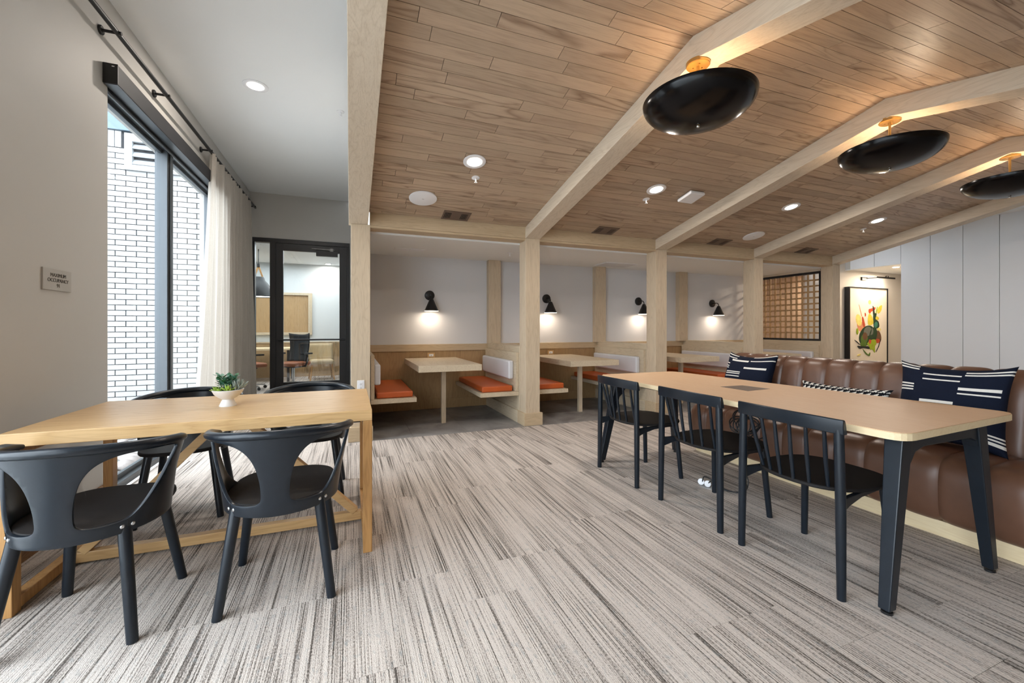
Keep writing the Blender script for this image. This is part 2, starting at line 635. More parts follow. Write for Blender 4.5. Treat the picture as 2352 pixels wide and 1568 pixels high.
def unit_box(key, mat):
    """one shared unit cube mesh with a tiny chamfer on the +-x +-y edges"""
    if key not in UNIT:
        me = bpy.data.meshes.new(key)
        v = [(-.5, -.5, -.5), (.5, -.5, -.5), (.5, .5, -.5), (-.5, .5, -.5), (-.5, -.5, .5), (.5, -.5, .5), (.5, .5, .5), (-.5, .5, .5)]
        me.from_pydata(v, [], MB.BF)
        me.materials.append(M[mat])
        me.update()
        UNIT[key] = me
    return UNIT[key]


def piece(name, key, mat, loc, dims, rot=(0, 0, 0), parent=None):
    o = bpy.data.objects.new(name, unit_box(key, mat))
    COL.objects.link(o)
    o.location = loc
    o.scale = dims
    o.rotation_euler = rot
    if parent:
        o.parent = parent
    return o

# ================================================================= SETTING
PX = [0.007, 1.978, 3.929, 5.81, 7.659]
PW = 0.19
Y0, YH, YB = 4.645, 4.84, 6.151
XW, XE = -1.55, 9.0
ZC = 3.44          # white ceiling by the window
SL = 0.2205        # slope of the plank ceiling
YR = 2.0           # ridge
Z_EAVE = 2.403
def ceil_z(y):
    return Z_EAVE + SL * (Y0 - y if y > YR else Y0 - YR - (YR - y))
YN = YR - (Y0 - YR)   # near eave

# ---- floor with carpet planks
floor = struct('floor', 'carpet', [(XW, XE + 2.0, -3.0, 8.0, -0.12, -0.004)], 'beige and brown striped carpet floor running through the room', cat='floor')
TW, TL = 0.25, 1.0
ncol = int((XE - XW) / TW) + 1
for ci in range(ncol):
    x0 = XW + ci * TW
    x1 = min(x0 + TW, XE)
    if x1 - x0 < 0.03:
        continue
    ytop = 8.0 if x1 <= 0.06 else (4.60 if x0 < 7.85 else 5.24)
    y = -1.0 - random.choice([0.0, 0.25, 0.5, 0.75])
    while y < ytop:
        y1 = min(y + TL, ytop)
        ya = max(y, -0.6)
        if y1 - ya > 0.02 and y1 > 0.25:
            piece('carpet_tile', 'carpet_tile', 'carpet', ((x0 + x1) / 2, (ya + y1) / 2, -0.002), (x1 - x0 - 0.0008, y1 - ya - 0.0015, 0.004), parent=floor)
        y += TL
fl2 = struct('floor_booths', 'mortar', [(0.03, 7.85, 4.60, YB, -0.1, -0.003)], 'grey slate tile floor under the dining booths', cat='floor')
xs = 0.03
k = 0
while xs < 7.8:
    xe = min(xs + 0.61, 7.85)
    for a, b in (((4.60, 5.20), (5.20, YB)), ((4.60, 5.50), (5.50, YB)))[k % 2]:
        piece('slate_tile', 'slate_tile', 'slate', ((xs + xe) / 2, (a + b) / 2, -0.0015), (xe - xs - 0.003, b - a - 0.003, 0.003), parent=fl2)
    xs += 0.61
    k += 1

# ---- walls
struct('wall_left', 'wall', [(XW - 0.2, XW, -3.1, -2.8, 0, ZC), (XW - 0.2, XW, -2.8, 2.2, 2.86, ZC), (XW - 0.2, XW, 2.2, 3.666, 0, ZC), (XW - 0.2, XW, 3.666, 6.25, 2.86, ZC), (XW - 0.2, XW, 6.25, 8.0, 0, ZC)], 'warm white plaster wall on the left around the tall window')
tag(box('baseboard_left', 'base_brown', XW, XW + 0.014, 2.2, 3.655, 0, 0.13, bevel=0.002), 'brown wooden baseboard along the left wall', 'baseboard', kind='structure')
struct('wall_door', 'wall', [(-3.3, 0.9, 8.0, 8.12, 2.69, ZC), (-3.3, -1.51, 8.0, 8.12, 0, 2.69), (-0.01, 0.9, 8.0, 8.12, 0, 2.69)], 'white wall above the black glass office door')
struct('wall_corridor', 'wall', [(0.03, 0.17, YH, 8.0, 0, ZC)], 'white wall between the booths and the window aisle')
wb = struct('wall_back', 'wall_booth', [(0.17, 7.85, YB, YB + 0.1, 0, 2.4)], 'white back wall of the dining booths above the wainscot')
# wainscot with cap, one panel per booth
for i in range(4):
    xa, xb = PX[i] + (PW if i else 0.165), PX[i + 1]
    box('wainscot_panel', 'wains', xa, xb, YB - 0.012, YB, 0, 0.848, parent=wb)
    box('wainscot_cap', 'oak_x', xa, xb, YB - 0.035, YB, 0.848, 0.945, parent=wb, bevel=0.002)
    box('wainscot_base', 'wains', xa, xb, YB - 0.024, YB, 0, 0.14, parent=wb, bevel=0.002)
# pilasters on the back wall
for n_, (xa, xb) in enumerate(((1.966, 2.163), (3.863, 4.064), (5.659, 5.855))):
    tag(box('trim_%d' % (n_ + 1), 'oak_z', xa, xb, YB - 0.1, YB, 0.945, 2.22, bevel=0.003), ('oak pilaster on the booth back wall behind the second post', 'oak pilaster on the booth back wall behind the third post', 'oak pilaster on the booth back wall behind the fourth post')[n_], 'pilaster', kind='structure')
struct('wall_front', 'wains', [(XW - 0.2, XE + 0.1, -3.1, -3.0, 0, ZC)], 'unseen wall behind the camera, given an oak tone to cut bounce light')  # unseen wall, toned oak to cut bounce onto the camera-facing sides
g = struct('wall_right', 'wall', [(XE + 0.012, XE + 0.1, -3.0, 4.353, 0, 2.9), (XE + 0.012, XE + 0.1, 4.353, 5.24, 2.314, 2.9), (XE, XE + 0.012, -3.0, -0.02, 0, 2.9)], 'white panelled wall at the far end behind the sofa')
PP = 0.3975
for k in range(-2, 11):
    ya, yb = 4.353 - (k + 1) * PP, 4.353 - k * PP
    z0 = 0.0 if k >= 0 else 2.314
    yb = min(yb, 5.235)
    if yb - ya > 0.02:
        piece('panel', 'wall_panel', 'panel', (XE + 0.006, (ya + yb) / 2, (z0 + 2.88) / 2), (0.012, yb - ya - 0.007, 2.88 - z0), parent=g)
struct('wall_alcove', 'wall_cream', [(7.85, 11.1, 5.24, 5.3, 0, 2.9), (11.0, 11.1, 4.2, 5.3, 0, 2.9), (XE + 0.1, 11.0, 4.25, 4.353, 0, 2.9)], 'cream alcove wall behind the framed painting')
struct('wall_nook', 'nook', [(9.0, 9.1, 5.3, 7.4, 0, 2.4), (7.85, 9.1, 7.3, 7.4, 0, 2.4), (7.66, 7.72, 6.25, 7.4, 0, 2.4), (7.66, 9.1, 5.3, 7.4, 2.3, 2.4)], 'tan wood nook seen through the lattice screen')
mb = MB()
gable = [(-3.0, Z_EAVE), (YN, Z_EAVE), (YR, ceil_z(YR)), (Y0, Z_EAVE), (YH, Z_EAVE), (YH, ZC), (-3.0, ZC)]
mb.prism(gable, 0.012, 0.17, lambda u, v, h: (h, u, v))
tag(mb.build('wall_gable', 'wall'), 'white bulkhead above the first oak beam', 'wall', kind='structure')
mb = MB()
mb.prism([(-3.0, 2.2), (YN, 2.38), (YR, ceil_z(YR)), (Y0, 2.38), (YH, 2.38), (YH, 3.1), (-3.0, 3.1)], PX[4] + 0.03, PX[4] + PW - 0.02, lambda u, v, h: (h, u, v))
tag(mb.build('wall_gable_far', 'wall'), 'white bulkhead above the last oak beam', 'wall', kind='structure')
# partitions between booths
for i in range(1, 5):
    xa, xb = PX[i] - 0.004, PX[i] + PW + 0.004
    o = box('wall_partition', 'bench_oak', xa, xb, YH, YB - 0.012, 0, 0.955, bevel=0.003)
    tag(o, 'low oak partition behind the %s post between booths' % ('first', 'second', 'third', 'fourth', 'last')[i], 'partition', kind='structure')
    tag(box('baseboard_booth', 'bench_oak', xa - 0.026, xb + 0.026, YH + 0.002, YB - 0.03, 0, 0.15, bevel=0.002), 'oak base of the low partition behind the %s post' % ('first', 'second', 'third', 'fourth', 'last')[i], 'baseboard', kind='structure')

# ---- ceilings
struct('ceiling_white', 'ceil_white', [(XW, 0.012, -3.0, 8.0, ZC, ZC + 0.08)], 'flat white ceiling over the window side', cat='ceiling')
struct('ceiling_booths', 'ceil_white', [(0.17, 7.85, YH - 0.01, YB, 2.22, 2.3)], 'low white ceiling over the dining booths', cat='ceiling')
struct('ceiling_front', 'ceil_white', [(0.17, XE, -3.0, YN, Z_EAVE, Z_EAVE + 0.1)], 'flat white ceiling strip behind the camera', cat='ceiling')
struct('ceiling_far', 'ceil_white', [(PX[4] + PW - 0.02, XE + 0.012, YN, 5.24, 2.87, 2.95), (XE + 0.1, 11.0, 4.353, 5.24, 2.314, 2.4), (XE + 0.012, XE + 0.1, 4.353, 5.24, 2.305, 2.314)], 'flat white ceiling by the far panelled wall and alcove', cat='ceiling')
wc = MB()
for ya, yb in ((YN, YR), (YR, Y0 + 0.02)):
    wc.prism([(ya, ceil_z(ya) + 0.011), (yb, ceil_z(min(yb, Y0)) + 0.011), (yb, ceil_z(min(yb, Y0)) + 0.08), (ya, ceil_z(ya) + 0.08)], 0.17, PX[4] + 0.04, lambda u, v, h: (h, u, v))
wceil = tag(wc.build('ceiling', 'dark_slot'), 'pitched ceiling clad in mid-brown oak planks', 'ceiling', kind='structure')
PKW, PKL, GAP = 0.096, 0.885, 0.0034
ang = math.atan(SL)
rows = []
for side in (1, -1):
    nr = int((Y0 - YR) / PKW) + 1
    for r_ in range(nr):
        ya = YR + side * r_ * PKW
        yb = ya + side * PKW
        if side == 1 and yb > Y0:
            yb = Y0
        if side == -1 and yb < YN:
            yb = YN
        if abs(yb - ya) < 0.01:
            continue
        x = 0.17 - random.random() * PKL
        while x < PX[4] + 0.02:
            xa, xb = max(x, 0.17), min(x + PKL, PX[4] + 0.03)
            if xb - xa > 0.01:
                ym = (ya + yb) / 2
                zm = ceil_z(ym)
                area = 0
                corners = [project(cx_, cy_, ceil_z(cy_)) for cx_, cy_ in ((xa, ya), (xb, ya), (xb, yb), (xa, yb))]
                if all(corners):
                    inside = [c for c in corners if -60 < c[0] < 2420 and -60 < c[1] < 1600]
                    if inside:
                        q = corners
                        area = abs(sum(q[a][0] * q[(a + 1) % 4][1] - q[(a + 1) % 4][0] * q[a][1] for a in range(4))) / 2 * len(inside) / 4
                rows.append((area, xa, xb, ym, zm, abs(yb - ya), side))
            x += PKL
rows.sort(key=lambda q: -q[0])
rest = MB()
rnds = []
for n_, (area, xa, xb, ym, zm, w_, side) in enumerate(rows):
    wsl = w_ / math.cos(ang)
    rot = (-ang if side == 1 else ang, 0, 0)
    dims = (xb - xa - GAP, wsl - GAP, 0.011)
    loc = Vector(((xa + xb) / 2, ym, zm)) + Vector((0, math.sin(ang) * side, math.cos(ang))) * 0.0055
    if n_ < 300:
        piece('plank', 'ceiling_plank', 'plank', loc, dims, rot, wceil)
    else:
        mt = Matrix.LocRotScale(loc, Euler(rot), Vector(dims))
        rest.add([mt @ Vector(v.co) for v in unit_box('ceiling_plank', 'plank').vertices], MB.BF)
        rnds += [random.random()] * 8
po = rest.build('plank_field', 'plank', wceil)
po['kind'] = 'stuff'
at = po.data.attributes.new('rnd', 'FLOAT', 'POINT')
at.data.foreach_set('value', rnds)

# ---- posts, headers, beams
ORD = ('first', 'second', 'third', 'fourth', 'fifth')
for i in range(5):
    xa, xb = PX[i], PX[i] + PW
    t = thing('timber_post', '%s oak post from the window aisle, carrying a ceiling beam' % ORD[i], 'post', (xa + PW / 2, Y0 + 0.097, 0), kind='structure')
    mt = Vector(t.location)
    box('shaft', 'oak_z', -PW / 2, PW / 2, -0.097, 0.098, 0.0, 2.27, t, bevel=0.003)
    box('base', 'oak_x', -PW / 2 - 0.026, PW / 2 + 0.026, -0.123, 0.098, 0, 0.15, t, bevel=0.002)
    dx = -0.022 if i == 0 else 0.0
    low = [(Y0, 2.27), (1.97, 2.835), (YN, 2.27)]
    b = MB().prism([(Y0 + 0.1, 2.27)] + low + [(YN, 2.46), (YR, 3.03), (Y0 + 0.1, 2.46)], xa + dx, xb + dx, lambda u, v, h: (h, u, v))
    tag(b.build('ceiling_beam', 'oak_y', bevel=0.003), '%s pale oak rafter from the window aisle, bent at the ridge' % ORD[i], 'beam', kind='structure')
    if i < 4:
        h = tag(box('header_beam', 'oak_x', xb, PX[i + 1], Y0 + 0.006, YH, 2.268, 2.6, bevel=0.002), 'oak header beam over the %s dining booth' % ORD[i], 'beam', kind='structure')
        box('soffit_board', 'oak_x', xb, PX[i + 1], Y0 + 0.003, YH, 2.242, 2.266, h, bevel=0.002)
# beam at the near eave, out of view
struct('trim_9', 'oak_x', [(0.17, PX[4], YN - 0.18, YN, 2.25, 2.5)], 'oak eave beam on the camera side of the pitched ceiling', cat='beam')

# ---- window on the left
w1 = thing('window_1', 'tall aluminium framed window in the left wall', 'window', (XW - 0.08, 3.666, 0), kind='structure')
def wbx(name, mat, x0, x1, y0, y1, z0, z1, par=None, bev=0.003):
    return box(name, mat, x0 - (XW - 0.08), x1 - (XW - 0.08), y0 - 3.666, y1 - 3.666, z0, z1, par or w1, bevel=bev)
wbx('frame_sill', 'alu', XW - 0.14, XW - 0.02, 3.666, 6.25, 0.0, 0.05)
wbx('frame_head', 'alu', XW - 0.14, XW - 0.02, 3.666, 6.25, 2.825, 2.86)
wbx('frame_jamb', 'alu', XW - 0.14, XW - 0.03, 3.666, 3.69, 0.05, 2.825)
wbx('frame_jamb', 'alu', XW - 0.14, XW - 0.02, 6.20, 6.25, 0.05, 2.825)
wbx('mullion', 'alu', XW - 0.14, XW - 0.015, 4.80, 4.85, 0.05, 2.825)
wbx('mullion', 'alu', XW - 0.115, XW - 0.03, 4.76, 4.795, 0.05, 2.825)
wbx('mullion_gasket', 'dark_slot', XW - 0.12, XW - 0.025, 4.795, 4.80, 0.05, 2.80, bev=0)
wbx('pane_bead', 'alu', XW - 0.10, XW - 0.07, 3.69, 4.76, 0.05, 0.085)
wbx('pane_bead', 'alu', XW - 0.10, XW - 0.07, 3.69, 4.76, 2.795, 2.825)
wbx('pane_bead', 'alu', XW - 0.10, XW - 0.07, 4.85, 6.20, 0.05, 0.085)
wbx('pane_bead', 'alu', XW - 0.10, XW - 0.07, 4.85, 6.20, 2.795, 2.825)
wbx('pane', 'glass', XW - 0.088, XW - 0.082, 3.69, 4.76, 0.085, 2.795, bev=0)
wbx('pane', 'glass', XW - 0.088, XW - 0.082, 4.85, 6.20, 0.085, 2.795, bev=0)

# ---- unseen second window, added beside the camera to fit the side daylight
w2 = thing('window_added', 'unseen second window added in the left wall to fit the side daylight', 'window', (XW - 0.08, -0.3, 0), kind='structure')
box('frame_sill', 'alu', -0.06, 0.06, -2.5, 2.5, 0.0, 0.05, w2)
box('frame_head', 'alu', -0.06, 0.06, -2.5, 2.5, 2.80, 2.86, w2)
for k in range(5):
    ym = -2.5 + k * 1.235
    box('mullion', 'alu', -0.06, 0.06, ym, ym + 0.06, 0.05, 2.80, w2)
    if k < 4:
        box('pane', 'glass', -0.008, -0.002, ym + 0.06, ym + 1.235, 0.05, 2.80, w2)

# ---- glass office door with side light
d1 = thing('door_1', 'black framed glass office door with a side light', 'door', (-0.76, 8.03, 0), kind='structure')
def dbx(name, mat, x0, x1, y0, y1, z0, z1, par=None, bev=0.003):
    return box(name, mat, x0 + 0.76, x1 + 0.76, y0 - 8.03, y1 - 8.03, z0, z1, par or d1, bevel=bev)
dbx('frame_head', 'frame_black', -1.51, -0.01, 7.98, 8.10, 2.62, 2.69)
dbx('frame_jamb', 'frame_black', -1.51, -1.475, 7.98, 8.10, 0, 2.62)
dbx('frame_jamb', 'frame_black', -0.06, -0.01, 7.98, 8.10, 0, 2.62)
dbx('frame_jamb', 'frame_black', -1.257, -1.17, 7.98, 8.10, 0, 2.62)
dbx('side_pane', 'glass_door', -1.475, -1.257, 8.03, 8.036, 0.05, 2.62, bev=0)
dbx('frame_sill', 'frame_black', -1.475, -1.257, 7.99, 8.09, 0, 0.05)
leaf = MB()
for b in ((-1.17, -1.06, 2.62, 0.01), (-0.178, -0.06, 2.62, 0.01)):
    leaf.box(b[0] + 0.76, b[1] + 0.76, -0.03, 0.02, 0.0, 2.62)
leaf.box(-1.06 + 0.76, -0.178 + 0.76, -0.03, 0.02, 2.50, 2.62)
leaf.box(-1.06 + 0.76, -0.178 + 0.76, -0.03, 0.02, 0.0, 0.26)
lf = leaf.build('door_leaf', 'frame_black', d1, bevel=0.002)
dbx('pane', 'glass_door', -1.06, -0.178, 8.022, 8.028, 0.26, 2.50, lf, bev=0)
pb = MB()
pb.cyl((-1.13 + 0.76, -0.075, 0.982), (-0.085 + 0.76, -0.075, 0.982), 0.014, n=14)
for xx in (-1.11, -0.12):
    pb.cyl((xx + 0.76, -0.03, 0.982), (xx + 0.76, -0.075, 0.982), 0.009, n=10)
pb.build('push_bar', 'frame_black', lf, smooth=40)
cl = dbx('door_closer', 'black_metal', -0.55, -0.205, 7.945, 8.0, 2.43, 2.52, lf)
cl2 = MB().bar((-0.62 + 0.76, -0.06, 2.555), (-0.26 + 0.76, -0.05, 2.545), 0.03, 0.014).cyl((-0.30 + 0.76, -0.05, 2.52), (-0.30 + 0.76, -0.05, 2.57), 0.035, n=14)
cl2.build('closer_arm', 'grey_plastic', lf)

# ---- office behind the door
struct('wall_office', 'wall_cool', [(-3.3, 0.9, 11.4, 11.5, 0, 2.8), (0.8, 0.9, 8.12, 11.4, 0, 2.8), (-3.3, -3.2, 8.12, 11.4, 0, 2.8)], 'white office walls seen through the glass door')
struct('floor_office', 'carpet', [(-3.3, 0.9, 8.0, 11.5, -0.1, -0.002)], 'carpet floor of the glazed office', cat='floor')
struct('ceiling_office', 'ceil_white', [(-3.3, 0.9, 8.12, 11.5, 2.75, 2.85)], 'white ceiling of the glazed office', cat='ceiling')
light('office_fill', 'AREA', (-1.2, 9.9, 2.70), 48, (0.9, 0.96, 1.0), 2.6, 2.2, rot=(0, 0, 0))  # unseen fill panel added under the ceiling to light the closed office

# ---- outdoors: ground, stones, white brick wing
struct('ground', 'ground', [(-30, XW - 0.2, -30, 40, -0.4, -0.12), (XW - 0.2, 40, -30, -3.1, -0.4, -0.12)], 'grey gravel ground outside the windows', cat='ground')
bed = struct('stone_bed', 'ground', [(-4.2, XW - 0.21, 2.9, 6.39, -0.12, -0.07)], 'bed of rounded river stones outside the left window', cat='stones')
STM = []
for k in range(6):
    bm = bmesh.new()
    bmesh.ops.create_icosphere(bm, subdivisions=2, radius=1.0)
    for v in bm.verts:
        n_ = 1 + 0.16 * math.sin(3 * v.co.x + k) * math.cos(2.4 * v.co.y + 2 * k) + 0.07 * math.sin(5 * v.co.z + k)
        v.co = Vector((v.co.x * n_ * (1 + 0.12 * (k % 3)), v.co.y * n_, v.co.z * n_ * 0.62))
    me = bpy.data.meshes.new('river_stone')
    bm.to_mesh(me)
    bm.free()
    me.materials.append(M['stone'] if k % 3 else M['stone_b'])
    me.shade_smooth()
    STM.append(me)
for k in range(230):
    o = bpy.data.objects.new('stone', random.choice(STM))
    COL.objects.link(o)
    s_ = random.uniform(0.035, 0.085)
    o.parent = bed
    o.location = (XW - 0.26 - random.random() ** 1.2 * 1.6, random.uniform(3.1, 6.3), -0.06 + s_ * 0.35)
    o.scale = (s_, s_ * random.uniform(0.8, 1.2), s_)
    o.rotation_euler = (random.uniform(-.3, .3), random.uniform(-.3, .3), random.uniform(0, 6.28))

YE = 6.4
ext = struct('wall_exterior', 'mortar', [(-7.0, XW - 0.2, YE, YE + 0.25, -0.12, 3.555)], 'white glazed brick wing outside the left window')
BL, BH, CP, BP = 0.1935, 0.0565, 0.0652, 0.2035
bl_list = []
course = 0
z = -0.1
LV = (-2.53, -1.98, 3.09, 3.53)
while z < 3.345:
    x = -7.0 + (BP / 2 if course % 2 else 0)
    while x < XW - 0.21:
        xa, xb = x, min(x + BL, XW - 0.205)
        if xb - xa > 0.03:
            zb = z + BH
            if not (xb > LV[0] and xa < LV[1] and zb > LV[2]):
                bl_list.append((xa, xb, z, min(zb, 3.35)))
            elif xa < LV[0] - 0.03:
                bl_list.append((xa, LV[0], z, min(zb, 3.35)))
        x += BP
    z += CP
    course += 1
x = -7.0
while x < XW - 0.21:
    if not (x + 0.058 > LV[0] and x < LV[1]):
        bl_list.append((x, x + 0.058, 3.358, 3.552))
    x += CP
bl_list.sort(key=lambda b: (abs((b[0] + b[1]) / 2 + 2.15) > 0.72, abs((b[0] + b[1]) / 2 + 2.15)))
restb = MB()
for n_, (xa, xb, za, zb) in enumerate(bl_list):
    if n_ < 300:
        piece('brick', 'glazed_brick', 'brick', ((xa + xb) / 2, YE - 0.004, (za + zb) / 2), (xb - xa, 0.02, zb - za), parent=ext)
    else:
        restb.box(xa, xb, YE - 0.014, YE + 0.006, za, zb)
ro = restb.build('brick_field', 'brick', ext)
ro['kind'] = 'stuff'
box('fascia', 'fascia', -7.0, XW - 0.2, YE - 0.05, YE + 0.25, 3.555, 4.05, ext, bevel=0.005)
lv = thing('louvre_vent', 'white louvred vent set in the exterior brick wall', 'vent', (-2.255, YE - 0.02, 3.31))
fr = MB()
fr.box(-0.275, -0.2, -0.03, 0.04, -0.22, 0.22).box(0.2, 0.275, -0.03, 0.04, -0.22, 0.22).box(-0.2, 0.2, -0.03, 0.04, 0.125, 0.22).box(-0.2, 0.2, -0.03, 0.04, -0.22, -0.155)
fr.build('frame', 'louvre', lv, bevel=0.003)
for k in range(3):
    MB().bar((-0.2, 0.0, -0.115 + k * 0.095), (0.2, 0.0, -0.115 + k * 0.095), 0.012, 0.075, up=(0, 0.55, 0.84)).build('slat', 'louvre', lv)
box('back', 'dark_slot', -0.2, 0.2, 0.03, 0.038, -0.155, 0.125, lv)

# ================================================================= LARGE FURNITURE
# ---- oak table on the left
tb = thing('dining_table', 'honey oak trestle table by the left window with a succulent bowl', 'table', (-0.61, 2.735, 0))
def tbx(name, mat, x0, x1, y0, y1, z0, z1, bev=0.003):
    return box(name, mat, x0 + 0.61, x1 + 0.61, y0 - 2.735, y1 - 2.735, z0, z1, tb, bevel=bev)
TX0, TX1, TY0, TY1 = -1.33, 0.108, 2.32, 3.15
tbx('tabletop', 'honey_x', TX0, TX1, TY0, TY1, 0.694, 0.75)
for x0 in (TX0, TX1 - 0.045):
    for y0 in (TY0, TY1 - 0.055):
        tbx('leg', 'honey_z', x0, x0 + 0.045, y0, y0 + 0.055, 0, 0.694)
    tbx('foot_rail', 'honey_z', x0, x0 + 0.045, TY0 + 0.055, TY1 - 0.055, 0.012, 0.062)
    tbx('apron', 'honey_z', x0, x0 + 0.045, TY0 + 0.055, TY1 - 0.055, 0.65, 0.694)
tbx('stretcher', 'honey_x', TX0 + 0.045, TX1 - 0.045, 2.712, 2.758, 0.012, 0.062)
for sx, xb in ((1, TX1 - 0.05), (-1, TX0 + 0.05)):
    MB().bar((xb + 0.61 - sx * 0.03, 0, 0.062), (-0.61 + 0.61 + sx * 0.035, 0, 0.692), 0.042, 0.05, up=(0, 1, 0)).build('brace', 'honey_x', tb, bevel=0.003)
box('bracket', 'black_metal', -0.62, -0.54, -0.36, -0.3, 0.684, 0.694, tb)
box('bracket', 'black_metal', 0.60, 0.66, -0.40, -0.37, 0.686, 0.694, tb)

# ---- armchairs with a bent rail
def shell_pt(th, v):
    a = R(abs(th))
    s = math.sin(a)
    c = math.cos(a)
    xb, xt = 0.228 * s, 0.285 * s
    yb = -0.238 * c if c > 0 else -0.24 * c
    yt = -0.278 * c if c > 0 else -0.20 * c
    z0, z1 = 0.398, 0.742 - 0.045 * (abs(th) / 110.0) ** 1.6
    q = v ** 1.25
    x = xb + (xt - xb) * q
    y = yb + (yt - yb) * q
    z = z0 + (z1 - z0) * v
    return Vector((x if th >= 0 else -x, y, z))

def make_armchair():
    t = thing('armchair', 'x', 'chair', group='black bent-rail armchairs at the oak table')
    hole = [(12.5, .30), (13.2, .21), (16.5, .165), (24, .145), (36, .14), (46, .15), (53, .20), (60, .29), (67, .42), (73.5, .57), (79, .73), (84, .87), (84, .93), (74, .945), (62, .945), (50, .94), (39, .92), (30, .875), (23, .80), (17.8, .69), (14.6, .56), (12.9, .42)]
    hole = catmull(hole, 4)
    front = [(116, 0), (119, .06), (117, .15), (110, .24), (102, .36), (97, .52), (95, .68), (97, .84), (102, .94), (106, 1.0)]
    front = catmull(front, 4, closed=False)
    outer = [(x, 0.0) for x in range(-112, 113, 4)] + front + [(x, 1.0) for x in range(102, -103, -4)] + [(-a, b) for a, b in reversed(front)]
    SX, SV = 0.0044, 0.36
    pts, edges, loops = [], [], []
    for lp in (outer, hole, [(-a, b) for a, b in hole]):
        s = len(pts)
        lp = [(a * SX, b * SV) for a, b in lp]
        loops.append(lp)
        pts += lp
        edges += [(s + i, s + (i + 1) % len(lp)) for i in range(len(lp))]
    def inside(p, poly):
        r_ = False
        for i in range(len(poly)):
            (x1, y1), (x2, y2) = poly[i], poly[i - 1]
            if (y1 > p[1]) != (y2 > p[1]) and p[0] < (x2 - x1) * (p[1] - y1) / (y2 - y1) + x1:
                r_ = not r_
        return r_
    allp = list(pts)
    for i in range(-29, 30):
        for j in range(1, 20):
            p = (i * 4.1 * SX, j * 0.05 * SV)
            if inside(p, loops[0]) and not inside(p, loops[1]) and not inside(p, loops[2]):
                if min((p[0] - q[0]) ** 2 + (p[1] - q[1]) ** 2 for q in allp) > 0.006 ** 2:
                    pts.append(p)
    vv, ee, ff, *_ = delaunay_2d_cdt([Vector(p) for p in pts], edges, [], 0, 1e-6)
    fs = []
    for f in ff:
        c = (sum(vv[i].x for i in f) / 3, sum(vv[i].y for i in f) / 3)
        if inside(c, loops[0]) and not inside(c, loops[1]) and not inside(c, loops[2]):
            fs.append(tuple(f))
    mb = MB()
    mb.add([shell_pt(v.x / SX, v.y / SV) for v in vv], fs)
    sh = mb.build('back_shell', 'black_wood', t, smooth=50, solid=0.013)
    bv = sh.modifiers.new('bevel', 'BEVEL')
    bv.width = 0.003
    bv.segments = 2
    bv.limit_method = 'ANGLE'
    bv.angle_limit = R(50)
    path = [shell_pt(a, 1.0) + Vector((0, 0, 0.004)) for a in range(-108, 109, 6)]
    n_ = len(path)
    MB().tube(path, [0.021 - 0.009 * max(0, 1 - min(i, n_ - 1 - i) / 3.0) for i in range(n_)], 12, flat=0.85, up=(0, 0, 1)).build('top_rail', 'black_wood', t, smooth=50)
    out = []
    for k in range(48):
        a = 2 * PI * k / 48
        sx, sy = math.sin(a), -math.cos(a)
        e = 0.62 if sy > 0 else 0.9
        out.append((0.222 * math.copysign(abs(sx) ** e, sx), (0.225 if sy < 0 else 0.275) * math.copysign(abs(sy) ** e, sy)))
    MB().prism(out, 0.425, 0.447).build('seat', 'black_seat', t, bevel=0.006, smooth=40)
    for sx in (-1, 1):
        for sy, yt, yb in ((-1, -0.15, -0.215), (1, 0.15, 0.215)):
            MB().cyl((sx * 0.158, yt, 0.428), (sx * 0.213, yb, 0.0), 0.0225, 0.0185, 18).build('leg', 'black_wood', t, smooth=40)
        for th in (44, 52):
            p = shell_pt(sx * th, 0.075)
            d = Vector((p.x, p.y, 0)).normalized()
            MB().lathe([(0, 0.004), (0.005, 0.0035), (0.0075, 0.001), (0.0075, -0.006)], 12, p + d * 0.0065, d).build('bolt', 'steel', t, smooth=40)
        p0, p1 = shell_pt(sx * 48, 0.005), shell_pt(sx * 48, 0.15)
        d = Vector((p0.x, p0.y, 0)).normalized()
        MB().bar(p0 + d * 0.0068, p1 + d * 0.0068, 0.003, 0.002).build('joint', 'dark_slot', t)
    return t
ac = make_armchair()
AC = [(-0.29, 2.215, 0.0, 'black armchair with its back to the camera, nearer the room side of the oak table'),
      (-0.965, 2.205, R(-3), 'black armchair cut by the left picture edge, back to the camera at the oak table'),
      (-0.265, 3.305, PI, 'black armchair across the oak table near the first post, rail against the office door'),
      (-0.985, 3.30, PI + R(4), 'black armchair across the oak table by the window, behind the succulent bowl')]
for i, (x, y, rz, lb) in enumerate(AC):
    o = ac if i == 0 else copy_tree(ac)
    o.location = (x, y, 0)
    o.rotation_euler = (0, 0, rz)
    o['label'] = lb

# ---- long table on the right
rt = thing('meeting_table', 'tan topped table with black splayed legs in front of the leather sofa', 'table', (2.6, 2.15, 0))
def rounded(pts, r_, n=6):
    out = []
    m = len(pts)
    for i in range(m):
        p, a, b = Vector(pts[i]), Vector(pts[i - 1]), Vector(pts[(i + 1) % m])
        u, v = (a - p).normalized(), (b - p).normalized()
        half = math.acos(max(-1, min(1, u.dot(v)))) / 2
        L = r_ / math.tan(half)
        s, e = p + u * L, p + v * L
        for k in range(n + 1):
            t_ = k / n
            out.append(tuple((1 - t_) ** 2 * s + 2 * t_ * (1 - t_) * p + t_ * t_ * e))
    return out
corners = [(-0.515, -1.155), (0.56, -1.105), (0.405, 1.16), (-0.445, 1.165)]
poly = rounded(corners, 0.085)
MB().prism(poly, 0.7165, 0.7475).build('edge_band', 'maple', rt, bevel=0.002)
MB().prism([(a * 0.997, b * 0.998) for a, b in poly], 0.7475, 0.7505).build('tabletop', 'lam_top', rt, bevel=0.001)
